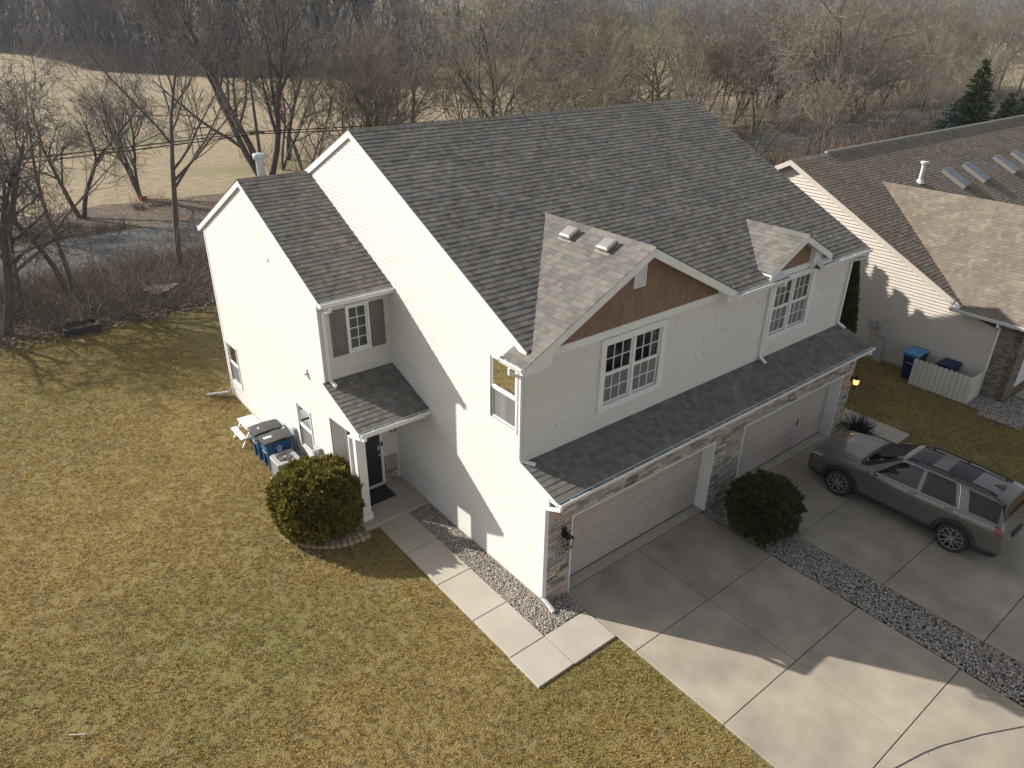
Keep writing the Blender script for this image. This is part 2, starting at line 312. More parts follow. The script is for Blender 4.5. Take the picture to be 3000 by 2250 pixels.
class Roofer:
    def __init__(s,pal,mat_,nparts=300): s.items=[]; s.pal=pal; s.mat=mat_; s.n=nparts; s.cache={}
    def plane(s,parent,O,U,V,Lu,Lv,rng,urange=None,mask=None):
        O=Vector(O); U=Vector(U).normalized(); V=Vector(V).normalized(); N=U.cross(V).normalized()
        for (u,w,v,t,k) in shingle_pieces(O,U,V,Lu,Lv,rng,urange=urange):
            c=O+U*(u+w/2)+V*(v+EXPO/2)
            if mask and not mask(c): continue
            ln=max(.03,min(EXPO+.05,Lv-v+.01))
            vis=N.dot(CAM-c)>0
            s.items.append((parent,O+U*u+V*(v-.012),U,V,N,w,ln,t,k%len(s.pal),(CAM-c).length if vis else 1e9))
    def local(s,w,ln,t,k):
        return [(0,0,t),(w,0,t),(0,0,-.004),(w,0,-.004),(0,ln,.0015),(w,ln,.0015)]
    FA=[(0,1,5,4),(2,3,1,0),(2,0,4),(1,3,5)]
    def build(s):
        s.items.sort(key=lambda q:q[-1]); rest={}
        for i,(par,P,U,V,N,w,ln,t,k,d) in enumerate(s.items):
            if i<s.n and d<1e8:
                key=(round(w,2),round(ln,2),t,k)
                if key not in s.cache:
                    s.cache[key]=MB().add(s.local(max(key[0],.02),key[1],t,k),s.FA,s.pal[k]).mesh('shingle',s.mat,fixn=False)
                o=link(bpy.data.objects.new('shingle',s.cache[key])); o.parent=par
                o.matrix_local=Matrix(((U.x,V.x,N.x,P.x),(U.y,V.y,N.y,P.y),(U.z,V.z,N.z,P.z),(0,0,0,1)))
            else: rest.setdefault(par,[]).append((P,U,V,N,w,ln,t,k))
        for par,L in rest.items():
            n=len(L); P=np.array([l[0] for l in L]); U=np.array([l[1] for l in L]); V=np.array([l[2] for l in L]); N=np.array([l[3] for l in L])
            loc=np.array([s.local(*l[4:]) for l in L]); W=P[:,None]+loc[...,:1]*U[:,None]+loc[...,1:2]*V[:,None]+loc[...,2:]*N[:,None]
            fl=np.concatenate([np.array([0,1,5,4,2,3,1,0,2,0,4,1,3,5])[None]+6*np.arange(n)[:,None]],0).ravel(); fs=np.tile([4,4,3,3],n)
            col=np.repeat(np.array(s.pal)[[l[7] for l in L]]*(.93+.14*RNG.random((n,1))),6,0)
            o=link(bpy.data.objects.new('shingles',me_np('shingles',W.reshape(-1,3),fl,fs,s.mat,col))); o.parent=par; o['kind']='stuff'
def ridge_caps(parent,p,q,a,b,pal,mat_,rng,step=.2,w=.15):
    """cap shingles bent over a ridge from p to q; a,b = unit down-slope directions"""
    p=Vector(p);q=Vector(q);L=(q-p).length;d=(q-p).normalized();a=Vector(a).normalized();b=Vector(b).normalized();n=int(L/step); up=Vector((0,0,1)); cache=[]
    mb=MB()
    for i in range(n):
        o=p+d*(i*L/n); e=d*(L/n+.03); h0=up*.022; h1=up*.010; c=tuple(np.array(pal[rng.integers(0,len(pal))])*1.0)
        mb.add([o+a*w+h0*.6,o+h0,o+b*w+h0*.6,o+e+a*w+h1*.5,o+e+h1,o+e+b*w+h1*.5,o+a*w-up*.004,o+b*w-up*.004,o+h0*.2],[(0,1,4,3),(1,2,5,4),(6,8,1,0),(8,7,2,1)],c)
    return mb.obj('ridge_cap',mat_,parent,fixn=False)
def boards(parent,ax,sgn,pos,z0,z1,lo,hi,m,expo=.1075,depth=.016,name='siding_board',z_first=None):
    """clapboards on a plane x=pos (ax 0) or y=pos (ax 1) facing sgn; lo(z),hi(z) limits along the other axis"""
    z=z_first if z_first is not None else z0; k=0
    while z<z1-.01:
        za,zb=max(z,z0),min(z+expo,z1); a0,a1,b0,b1=lo(za),lo(zb),hi(za),hi(zb)
        if b0>a0+.02 or b1>a1+.02:
            b0=max(b0,a0); b1=max(b1,a1)
            def P(t,d,zz): return (pos+sgn*d,t,zz) if ax==0 else (t,pos+sgn*d,zz)
            v=[P(a0,depth,za),P(b0,depth,za),P(a1,.004,zb),P(b1,.004,zb),P(a0,0,za),P(b0,0,za),P(a1,0,zb),P(b1,0,zb)]
            MB().add(v,[(0,1,3,2),(4,5,1,0),(4,0,2,6),(5,7,3,1),(2,3,7,6)]).obj(name,m,parent); k+=1
        z+=expo
    return k
class Mason:
    """stones/bricks: the nearest ones single objects, the rest one joined part"""
    def __init__(s,mat_,n): s.L=[]; s.mat=mat_; s.n=n
    def add(s,par,C,S,ax,sgn,col,d): s.L.append((par,C,S,ax,sgn,col,d))
    def build(s,name):
        s.L.sort(key=lambda q:q[-1]); rest={}
        FC=[(0,1,2,3),(4,5,1,0),(5,6,2,1),(6,7,3,2),(7,4,0,3)]
        def verts(C,S,ax,sgn):
            (u0,z0,u1,z1)=C; d=S; j=.35*d; e=min(.008,(z1-z0)*.2); q=[(u0+e,z0+e,d),(u1-e,z0+e,d),(u1-e,z1-e,d),(u0+e,z1-e,d),(u0,z0,.0),(u1,z0,.0),(u1,z1,.0),(u0,z1,.0)]
            return [((u,ax[1]+sgn*dd,zz) if ax[0]==1 else (ax[1]+sgn*dd,u,zz)) for u,zz,dd in q]
        for i,(par,C,S,ax,sgn,col,d) in enumerate(s.L):
            v=verts(C,S,ax,sgn)
            if i<s.n: MB().add(v,FC,col).obj(name,s.mat,par)
            else: rest.setdefault(par,MB()).add(v,FC,col)
        for par,mb in rest.items(): mb.obj(name+'s',s.mat,par,kind='stuff')
ST_PAL=[(.44,.375,.30),(.36,.305,.245),(.50,.435,.355),(.29,.24,.19),(.41,.365,.32),(.47,.42,.37),(.22,.175,.14),(.42,.335,.255),(.35,.325,.30)]
def stonework(ms,par,axis,pos,sgn,u0,u1,z0,z1,rng,pal,hts=(.05,.065,.08,.1),lens=(.14,.42),gap=.007,dep=(.012,.035),seed_rows=None):
    z=z0
    while z<z1-.02:
        h=min(hts[rng.integers(0,len(hts))],z1-z); 
        if z1-(z+h)<.035: h=z1-z
        u=u0-rng.random()*.15
        while u<u1:
            w=lens[0]+rng.random()*(lens[1]-lens[0]); a,b=max(u,u0),min(u+w,u1)
            if u1-b<.05: b=u1; w=u1-u+.001
            if b-a>.02:
                c=np.array(pal[rng.integers(0,len(pal))])*(.82+.36*rng.random()); P=Vector((pos,(a+b)/2,z)) if axis==0 else Vector(((a+b)/2,pos,z))
                ms.add(par,(a+gap/2,z+gap/2,b-gap/2,z+h-gap/2),dep[0]+rng.random()*(dep[1]-dep[0]),(axis,pos),sgn,tuple(c),(CAM-P).length)
            u+=w
        z+=h
def gutter(parent,p,q,out,w=.115,h=.11,th=.006,hang=.62):
    """open-topped gutter trough from p to q (top inner edge), out = outward direction"""
    p=Vector(p);q=Vector(q);o=Vector(out).normalized();up=Vector((0,0,1)); mb=MB(); d=(q-p).normalized()
    prof=[(0,0),(0,-h),(w*.7,-h),(w*.85,-h*.45),(w,-h*.25),(w,.0),(w-.018,.004),(w-.018,-.012),(w-.03,-h*.3),(w*.66,-h+th),(th,-h+th),(th,0)]
    n=len(prof); vs=[tuple(pp+o*a+up*b) for pp in (p,q) for a,b in prof]
    mb.add(vs,[(i,(i+1)%n,(i+1)%n+n,i+n) for i in range(n)]); 
    for s_,pp in ((1,p),(-1,q)): 
        e=d*(.004*s_); mb.add([pp,pp-up*h,pp+o*w*.7-up*h,pp+o*w-up*h*.3,pp+o*w,pp+e,pp+e-up*h,pp+e+o*w*.7-up*h,pp+e+o*w-up*h*.3,pp+e+o*w],[(0,1,2,3,4),(9,8,7,6,5),(0,5,6,1),(1,6,7,2),(2,7,8,3),(3,8,9,4)])
    g=mb.obj('gutter',WHITE,parent,fixn=False)
    # galvanised trough lining, reflected sky put into its grey-green, and the hangers
    fl=MB(); fl.add([p+o*.012-up*(h-.022),p+o*(w*.62)-up*(h-.022),q+o*(w*.62)-up*(h-.022),q+o*.012-up*(h-.022)],[(0,1,2,3)]); fl.add([p+o*.008-up*.01,p+o*.012-up*(h-.02),q+o*.012-up*(h-.02),q+o*.008-up*.01],[(0,1,2,3)]); fl.obj('gutter_lining',ALU,g,fixn=False)
    n=max(1,int((q-p).length/hang))
    for i in range(n): 
        c=p+d*((i+.5)*(q-p).length/n); MB().bar(c+o*.004-up*.012,c+o*(w-.01)-up*.004,.022,.008).obj('hanger',WHITE,g)
    return g
def downspout(parent,pts,w=.075,h=.06): return bevel(MB().rtube(pts,w,h).obj('downspout',WHITE,parent),.004,1)
def window(parent,axis,pos,sgn,u0,u1,z0,z1,trim=.07,proud=.03,units=2,grid=(3,2),lower_grid=True,screen=True,depth=.25,curtain=None,single=False,muntin=.018,trim_mat=None,sash=.045,lower_grid_n=None,lower_curtain=None,mull=.07):
    """double-hung window on plane axis=pos facing sgn. returns the part"""
    def B(mb,ua,ub,za,zb,da,db):
        return mb.box((pos+sgn*da,ua,za),(pos+sgn*db,ub,zb)) if axis==0 else mb.box((ua,pos+sgn*da,za),(ub,pos+sgn*db,zb))
    tm=trim_mat or WHITE
    fr=MB(); B(fr,u0,u1,z1-trim,z1,-.03,proud); B(fr,u0,u1,z0,z0+trim,-.03,proud); B(fr,u0,u0+trim,z0+trim,z1-trim,-.03,proud-.002); B(fr,u1-trim,u1,z0+trim,z1-trim,-.03,proud-.002)
    W=fr.obj('window',tm,parent)
    a,b,c,d=u0+trim,u1-trim,z0+trim,z1-trim; uw=(b-a-mull*(units-1))/units
    room=MB(); 
    if axis==0: room.add([(pos-sgn*depth,a,c),(pos-sgn*depth,b,c),(pos-sgn*depth,b,d),(pos-sgn*depth,a,d),(pos,a,c),(pos,b,c),(pos,b,d),(pos,a,d)],[(0,1,2,3),(0,4,5,1),(1,5,6,2),(2,6,7,3),(3,7,4,0)])
    else: room.add([(a,pos-sgn*depth,c),(b,pos-sgn*depth,c),(b,pos-sgn*depth,d),(a,pos-sgn*depth,d),(a,pos,c),(b,pos,c),(b,pos,d),(a,pos,d)],[(0,1,2,3),(0,4,5,1),(1,5,6,2),(2,6,7,3),(3,7,4,0)])
    room.obj('room_recess',ROOMD,W,fixn=False)
    if curtain:
        for (f0,f1) in curtain:
            ua,ub=a+(b-a)*f0,a+(b-a)*f1; n=max(4,int((ub-ua)/.04)); mb=MB(); vs=[]
            for i in range(n+1):
                u=ua+(ub-ua)*i/n; dd=-.10-.018*(i%2); zb=d; zt=c if lower_curtain is None else c+(d-c)*lower_curtain
                for zz in (zt,zb): vs.append((pos+sgn*dd,u,zz) if axis==0 else (u,pos+sgn*dd,zz))
            mb.add(vs,[(2*i,2*i+2,2*i+3,2*i+1) for i in range(n)]).obj('curtain',CURT,W,fixn=False,smooth=True)
    for k in range(units):
        ua=a+k*(uw+mull); ub=ua+uw
        if k: mb=MB(); B(mb,ua-mull,ua,c,d,-.05,proud-.012); mb.obj('mullion',tm,W)
        zm=(c+d)/2
        for (za,zb,up_) in ([(c,d,True)] if single else [(zm,d,True),(c,zm,False)]):
            off=-.015 if up_ else -.03
            if not up_ and not single: zb-=.0
            sb=MB(); s_=sash
            B(sb,ua,ub,zb-s_,zb,off-.02,off+.012); B(sb,ua,ub,za,za+s_,off-.02,off+.012); B(sb,ua,ua+s_,za+s_,zb-s_,off-.021,off+.011); B(sb,ub-s_,ub,za+s_,zb-s_,off-.021,off+.011); sb.obj('sash',tm,W)
            ga,gb,gc,gd=ua+s_,ub-s_,za+s_,zb-s_
            pm=SCREEN if (screen and not up_) else GLASS
            gx_,gz_=(grid if (up_ or lower_grid_n is None) else lower_grid_n)
            if not(up_ or lower_grid): gx_,gz_=1,1
            px=(gb-ga)/gx_; pz=(gd-gc)/gz_
            for i in range(gx_):
                for j in range(gz_):
                    pb=MB(); aa,bb,cc,dd=ga+i*px,ga+(i+1)*px,gc+j*pz,gc+(j+1)*pz; e=.001
                    tl=random.uniform(-.0012,.0012); vs=[(aa,off-.008+tl,cc),(bb,off-.008-tl,cc),(bb,off-.008,dd),(aa,off-.008+tl,dd)]
                    pb.add([(pos+sgn*q[1],q[0],q[2]) if axis==0 else (q[0],pos+sgn*q[1],q[2]) for q in vs],[(0,1,2,3)]).obj('pane',pm,W,fixn=False)
            mm=MB()
            for i in range(1,gx_): B(mm,ga+i*px-muntin/2,ga+i*px+muntin/2,gc,gd,off-.012,off+.004)
            for j in range(1,gz_): B(mm,ga,gb,gc+j*pz-muntin/2,gc+j*pz+muntin/2,off-.0115,off+.0045)
            if mm.v: mm.obj('muntin',tm,W)
    return W
def glyph_text(name,s,size,m,parent,mw,extr=.004):
    cu=bpy.data.curves.new('lettering','FONT'); cu.body=s; cu.size=size; cu.extrude=extr; cu.align_x='CENTER'; cu.align_y='CENTER'; cu.offset=size*.008
    t=bpy.data.objects.new('lettering',cu); link(t); dg=bpy.context.evaluated_depsgraph_get(); me=bpy.data.meshes.new_from_object(t.evaluated_get(dg)); bpy.data.objects.remove(t)
    me.materials.clear(); me.materials.append(m); o=link(bpy.data.objects.new(name,me)); o.parent=parent; o.matrix_local=mw; return o
# ------------------------------------------------------------------ the duplex
HW=12.42; XW=-1.883; YF=.87; YW=6.206; YB=14.07
RY,RZ=7.473,9.204; EY,EZ=.545,5.779; SL=(RZ-EZ)/(RY-EY)
WRY,WRZ=10.071,7.841; WEY=5.93; WSL=.4988; WEZ=WRZ-WSL*(WRY-WEY)
LY,LZ,LTZ=-.28,2.962,3.317; LSL=(LTZ-LZ)/(YF-LY)
PY,PZ,PTZ=4.5,3.012,3.62; PSL=(PTZ-PZ)/(YW-PY)
GX,GZ,GSL,GL,GY=3.14,7.47,.513,-.27,.55
SX,SZ,SSL,SHW,SY=9.17,6.72,.514,1.44,.55
P1=.674; D1=5.554; P2=6.844; D2=11.724; DH=2.115
def zmain(y): return EZ+SL*(y-EY) if y<RY else RZ-SL*(y-RY)
def zwing(y): return WRZ-WSL*abs(y-WRY)
def zbig(x): return GZ-GSL*abs(x-GX)
def zsmall(x): return SZ-SSL*abs(x-SX)
rng=np.random.default_rng(11)
house=empty('duplex_house',(0,0,0),label='two storey cream sided duplex with dark shingle roof and two garage doors',cat='house')
_boards=boards
def boards(parent,ax,sgn,pos,z0,z1,lo,hi,m,expo=.1075,depth=.019,holes=(),name='siding_board'):
    z=z0
    while z<z1-.01:
        zb=min(z+expo,z1); zm=(z+zb)/2; cuts=sorted([(h[0],h[1]) for h in holes if h[2]<zm<h[3]])
        segs=[]; cur=None
        edges=[(lo,None)]+[((lambda t,v=c[1]:v),None) for c in cuts]; ends=[(lambda t,v=c[0]:v) for c in cuts]+[hi]
        for (a,_),b in zip(edges,ends): _boards(parent,ax,sgn,pos,z,zb,(lambda t,a=a:max(a(t),lo(t))),(lambda t,b=b:min(b(t),hi(t))),m,expo=expo+1,depth=depth,name=name)
        z+=expo
# main side wall, x=0
def lo_main(z):
    f=.03
    if z>LZ-.02: f=max(f,min(LY+(z+.03-LZ)/LSL,YF+.02))
    if z>LTZ: f=YF+.02
    if z>zmain(YF)-.12: f=max(f,EY+(z+.10-EZ)/SL)
    return f
def hi_main(z):
    if z<WEZ-.02: return YW-.0
    if z<WRZ: return min(WEY+(z+.02-WEZ)/WSL,WRY)
    return RY+(RZ-.10-z)/SL
SIDEWIN=(1.08,2.03,3.90,5.45)
boards(house,0,-1,0,.06,RZ-.12,lo_main,hi_main,SIDING,holes=[(1.12,1.99,3.95,5.4)])
# wing side wall
def lo_wing(z):
    f=YW
    if 2.72<=z<PTZ-.08: f=min(YW,YW-(PTZ-.09-z)/PSL)
    if z>zwing(YW)-.1: f=max(YW,WRY-(WRZ-.10-z)/WSL)
    return max(f,PY+.05) if 2.72<=z<PTZ else f
def hi_wing(z): return min(13.97,WRY+(WRZ-.10-z)/WSL)
boards(house,0,-1,XW,.06,WRZ-.12,lo_wing,hi_wing,SIDING,holes=[(7.44,8.26,.84,2.18),(12.88,13.72,.70,2.06)])
# wing front wall and upper facade
boards(house,1,-1,YW,.12,zwing(YW)-.1,lambda z:XW+.01,lambda z:-.005,SIDING,holes=[(-1.56,-.5,.1,2.2),(-1.14,-.63,4.27,5.4)]) 
boards(house,1,-1,YF,LTZ-.02,5.70,lambda z:.01,lambda z:HW-.01,SIDING,holes=[(2.2,4.06,3.9,5.44),(8.55,10.34,3.95,5.48)])
# corner boards, backs and far walls (plain)
cb=MB().box((-.024,YF-.022,LTZ-.06),(.075,YF+.0,5.66)).box((-.024,YF,LTZ+.0),(-.001,YF+.07,5.72)); cb.obj('corner_board',SIDING,house)
MB().box((-.026,-.0,.03),(0,.05,2.95)).obj('corner_board',WHITE,house)
MB().box((HW-.07,YF-.022,LTZ),(HW+.024,YF,5.66)).obj('corner_board',SIDING,house)
MB().box((XW-.024,YW-.024,PTZ-.02),(XW+.07,YW-.0,zwing(YW)-.06)).obj('corner_board',SIDING,house)
MB().box((-.075,YW-.03,.1),(-.018,YW-.001,zwing(YW)-.1)).obj('corner_board',SIDING,house)
MB().box((XW-.024,13.9,.03),(XW,13.995,zwing(13.97)-.05)).obj('corner_board',WHITE,house)
prof=[(0,.0),(0,LZ-.03),(YF,LTZ-.03),(YF,zmain(YF)-.15),(RY,RZ-.16),(YB,zmain(YB)-.15),(YB,0)]
MB().prism(prof,0,HW-.02,HW).obj('side_wall',SIDING,house)
MB().box((0,YB-.02,0),(HW,YB,5.6)).obj('back_wall',SIDING,house)
MB().box((XW,13.95,0),(0,13.97,5.6)).obj('back_wall',SIDING,house)
MB().box((-.012,.03,-.1),(.05,6.2,.06)).obj('foundation',CONC2,house); MB().box((XW-.008,YW,-.1),(XW+.05,13.97,.06)).obj('foundation',CONC2,house)
# ---- roofs
rf=Roofer(SH_PAL,SHINGLE,300)
def deck(name,poly,ax,a,b): return MB().prism(poly,ax,a,b).obj(name,WHITE,house)
T=.012
yb2=2*RY-EY
YD=YF+.03
main=MB().prism([(YD,zmain(YD)-T),(RY,RZ-T),(yb2,EZ-T),(yb2,EZ-.13),(RY,RZ-.15),(YD,zmain(YD)-.13)],0,-.035,HW+.225).prism([(EY,EZ-T),(YD,zmain(YD)-T),(YD,zmain(YD)-.13),(EY,EZ-.13)],0,6.32,8.47).prism([(EY,EZ-T),(YD,zmain(YD)-T),(YD,zmain(YD)-.13),(EY,EZ-.13)],0,10.13,HW+.225).obj('roof',WHITE,house)
cs=1/math.hypot(1,SL)
def mmask(c):
    if c.z<zbig(c.x)-.10 and GL<c.x<2*GX-GL and c.y>GY: return False
    if c.z<zsmall(c.x)-.10 and abs(c.x-SX)<SHW: return False
    if c.y<YF and (8.46<c.x<10.16 or c.x<6.32): return False
    return True
rf.plane(main,(-.06,EY,EZ),(1,0,0),(0,1,SL),HW+.30,(RY-EY)/cs,rng,mask=mmask)
rf.plane(main,(HW+.24,yb2,EZ),(-1,0,0),(0,-1,SL),HW+.30,(RY-EY)/cs,rng)
ridge_caps(main,(-.06,RY,RZ+.004),(HW+.24,RY,RZ+.004),(0,-1,-SL),(0,1,-SL),SH_PAL,SHINGLE,rng)
wing=deck('roof',[(WEY,WEZ-T),(WRY,WRZ-T),(2*WRY-WEY,WEZ-T),(2*WRY-WEY,WEZ-.13),(WRY,WRZ-.15),(WEY,WEZ-.13)],0,XW-.04,-.001)
wl=(WRY-WEY)*math.hypot(1,WSL)
rf.plane(wing,(XW-.085,WEY,WEZ),(1,0,0),(0,1,WSL),-XW+.085-.018,wl,rng); rf.plane(wing,(-.018,2*WRY-WEY,WEZ),(-1,0,0),(0,-1,WSL),-XW+.085-.018,wl,rng)
ridge_caps(wing,(XW-.085,WRY,WRZ+.004),(-.03,WRY,WRZ+.004),(0,-1,-WSL),(0,1,-WSL),SH_PAL,SHINGLE,rng)
low=deck('roof',[(LY,LZ-T),(YF,LTZ-T),(YF,LTZ-.1),(LY,LZ-.1)],0,-.04,HW+.16)
rf.plane(low,(-.075,LY,LZ),(1,0,0),(0,1,LSL),HW+.25,(YF-LY)*math.hypot(1,LSL)-.01,rng)
porch=deck('roof',[(PY,PZ-T),(YW,PTZ-T),(YW,PTZ-.1),(PY,PZ-.1)],0,XW-.05,-.018)
rf.plane(porch,(XW-.09,PY,PZ),(1,0,0),(0,1,PSL),-XW+.09-.02,(YW-PY)*math.hypot(1,PSL)-.012,rng)
# cross gables
gr=GL+2*(GX-GL)
big=MB().prism([(0,zbig(0)-T),(GX,GZ-T),(gr,zbig(gr)-T),(gr,zbig(gr)-.12),(GX,GZ-.14),(0,zbig(0)-.12)],1,GY+.02,2.2).prism([(.9,zbig(.9)-T),(GX,GZ-T),(5.4,zbig(5.4)-T),(5.4,zbig(5.4)-.1),(GX,GZ-.14),(.9,zbig(.9)-.1)],1,2.2,3.0).prism([(2.0,zbig(2.0)-T),(GX,GZ-T),(4.3,zbig(4.3)-T),(4.3,zbig(4.3)-.1),(GX,GZ-.14),(2.,zbig(2.)-.1)],1,3.0,3.95).prism([(GL,zbig(GL)-T),(0,zbig(0)-T),(0,zbig(0)-.1),(GL,zbig(GL)-.1)],1,GY+.02,1.27).obj('roof',WHITE,house)
gl=(GX-GL)*math.hypot(1,GSL)
def gmask(c):
    if c.x<.03: return c.y<1.27
    return c.z>zmain(c.y)-.045
rf.plane(big,(GL-.02,4.3,zbig(GL-.02)),(0,-1,0),(1,0,GSL),4.3-GY+.02,gl+.02,rng,mask=gmask)
rf.plane(big,(gr+.02,GY-.02,zbig(gr+.02)),(0,1,0),(-1,0,GSL),4.3-GY+.02,gl+.02,rng,mask=gmask)
ridge_caps(big,(GX,4.02,GZ+.004),(GX,GY-.02,GZ+.004),(-1,0,-GSL),(1,0,-GSL),SH_PAL[2:],SHINGLE,rng)
sm=MB().prism([(SX-SHW,zsmall(SX-SHW)-T),(SX,SZ-T),(SX+SHW,zsmall(SX+SHW)-T),(SX+SHW,zsmall(SX+SHW)-.1),(SX,SZ-.12),(SX-SHW,zsmall(SX-SHW)-.1)],1,SY+.02,1.05).prism([(SX-.75,zsmall(SX-.75)-T),(SX,SZ-T),(SX+.75,zsmall(SX+.75)-T),(SX+.75,zsmall(SX+.75)-.1),(SX,SZ-.12),(SX-.75,zsmall(SX-.75)-.1)],1,1.05,1.7).obj('roof',WHITE,house)
sl_=SHW*math.hypot(1,SSL); smask=lambda c:c.z>zmain(c.y)-.045
rf.plane(sm,(SX-SHW-.02,2.5,zsmall(SX-SHW-.02)),(0,-1,0),(1,0,SSL),2.5-SY+.02,sl_+.02,rng,mask=smask)
rf.plane(sm,(SX+SHW+.02,SY-.02,zsmall(SX+SHW+.02)),(0,1,0),(-1,0,SSL),2.5-SY+.02,sl_+.02,rng,mask=smask)
ridge_caps(sm,(SX,2.44,SZ+.004),(SX,SY-.02,SZ+.004),(-1,0,-SSL),(1,0,-SSL),SH_PAL[2:],SHINGLE,rng)
rf.build()
# ---- fascias, barge boards, soffits
def rakeboard(y0,z0,y1,z1,x0,x1,w=.17,top=.012):
    return MB().prism([(y0,z0-top),(y1,z1-top),(y1,z1-top-w),(y0,z0-top-w)],0,x0,x1).obj('rake_board',WHITE,house)
rakeboard(EY+.25,zmain(EY+.25),RY,RZ,-.062,-.018,.16); rakeboard(RY+.002,RZ,yb2,EZ,-.062,-.018,.16)
rakeboard(EY,EZ,RY,RZ,HW+.226,HW+.25,.17); rakeboard(RY+.002,RZ,yb2,EZ,HW+.226,HW+.25,.17)
rakeboard(WEY,WEZ,WRY,WRZ,XW-.075,XW-.018,.15); rakeboard(WRY+.002,WRZ,2*WRY-WEY,WEZ,XW-.075,XW-.018,.15)
MB().prism([(RY+.03,RZ-.10),(yb2,EZ-.10),(yb2,EZ-.19),(RY+.03,RZ-.19)],0,-.035,-.017).obj('rake_trim',GALV,house)
MB().prism([(WRY+.03,WRZ-.10),(2*WRY-WEY,WEZ-.10),(2*WRY-WEY,WEZ-.19),(WRY+.03,WRZ-.19)],0,XW-.04,XW-.017).obj('rake_trim',GALV,house)
rakeboard(LY-.02,LZ,YF,LTZ,-.06,-.018,.12); rakeboard(PY-.02,PZ,YW,PTZ,XW-.075,XW-.018,.13); rakeboard(LY,LZ,YF,LTZ,HW+.16,HW+.18,.12)
def barge(cx,cz,sl,hw,y0,y1,w,zoff=.014,name='barge_board'):
    for s_ in (-1,1):
        MB().prism([(cx,cz-zoff),(cx+s_*hw,cz-sl*hw-zoff),(cx+s_*hw,cz-sl*hw-zoff-w),(cx,cz-zoff-w)],1,y0,y1).obj(name,WHITE,house)
barge(GX,GZ,GSL,GX-GL,GY-.012,GY+.018,.20); barge(SX,SZ,SSL,SHW,SY-.012,SY+.018,.17)
barge(GX,GZ-.135,GSL,GX-GL-.3,GY+.02,YF+.0,.02,name='soffit'); barge(SX,SZ-.115,SSL,SHW-.2,SY+.02,YF,.02,name='soffit')
# gable feet returns
MB().prism([(-.25,5.70),(.44,5.98),(.44,5.56),(.06,5.50),(-.25,5.56)],1,GY+.02,YF+.02).obj('cornice_return',WHITE,house)
MB().prism([(6.50,5.72),(6.03,5.96),(6.03,5.60),(6.25,5.56),(6.50,5.58)],1,GY+.02,YF-.01).obj('cornice_return',WHITE,house)
for s_ in (-1,1):
    e=SX+s_*.84; f=SX+s_*1.16; MB().prism([(e,6.22),(e,5.64),(f,5.74),(f,5.99)],1,SY+.16,YF+.02).obj('cornice_return',WHITE,house)
# frieze boards
MB().box((.42,YF-.045,5.585),(6.05,YF+.01,5.755)).obj('frieze_board',WHITE,house); MB().box((8.34,YF-.045,5.615),(10.36,YF+.01,5.775)).obj('frieze_board',WHITE,house)
# brown shakes in the gables
def shakes(cx,cz,sl,x0,x1,zb,rows,ww,under):
    n=0
    for r in range(rows):
        z0=zb+r*ww; u=x0-rng.random()*.1
        while u<x1:
            w=.10+rng.random()*.14; a,b=max(u,x0),min(u+w-.006,x1); ta,tb=[min(z0+ww+.02,cz-sl*abs(t-cx)-under) for t in (a,b)]
            u+=w
            if b-a<.02 or max(ta,tb)<z0+.01: continue
            ta=max(ta,z0+.004); tb=max(tb,z0+.004); d=.014+.008*rng.random(); dz=rng.random()*.012
            MB().add([(a,YF-d,z0-dz),(b,YF-d,z0-dz),(b,YF-.004,tb),(a,YF-.004,ta),(a,YF+.002,z0-dz),(b,YF+.002,z0-dz),(b,YF+.002,tb),(a,YF+.002,ta)],[(0,1,2,3),(4,5,1,0),(0,3,7,4),(1,5,6,2)]).obj('shake',BROWN,house); n+=1
shakes(GX+.02,GZ,GSL,.45,6.03,5.76,5,.29,.14); shakes(SX,SZ,SSL,8.35,10.1,5.775,3,.29,.12)
MB().add([(.4,YF+.006,5.7),(6.1,YF+.006,5.7),(6.1,YF+.006,5.85),(GX,YF+.006,GZ-.12),(.4,YF+.006,5.95)],[(0,1,2,3,4)]).obj('gable_sheathing',BROWN,house); MB().add([(8.2,YF+.006,5.7),(10.2,YF+.006,5.7),(10.2,YF+.006,6.1),(SX,YF+.006,SZ-.1),(8.2,YF+.006,6.1)],[(0,1,2,3,4)]).obj('gable_sheathing',BROWN,house)
# louvred gable vent
v=MB().box((2.93,YF-.05,6.53),(3.29,YF,6.57)).box((2.93,YF-.05,6.57),(2.97,YF,6.93)).box((3.25,YF-.05,6.57),(3.29,YF,7.08)).add([(2.93,YF-.05,6.93),(2.97,YF-.05,6.93),(3.29,YF-.05,7.08),(3.25,YF-.05,7.12),(2.93,YF,6.93),(2.97,YF,6.93),(3.29,YF,7.08),(3.25,YF,7.12)],[(0,1,2,3),(4,7,6,5),(0,4,5,1),(1,5,6,2),(2,6,7,3),(3,7,4,0)]).obj('gable_vent',WHITE,house)
MB().box((2.95,YF-.012,6.56),(3.27,YF-.004,6.93)).obj('backing',PLASGREY,v)
for i in range(9):
    z=6.585+i*.045; MB().add([(2.965,YF-.045,z),(3.255,YF-.045,z),(3.255,YF-.012,z+.038),(2.965,YF-.012,z+.038)],[(0,1,2,3)]).obj('louvre',WHITE,v)
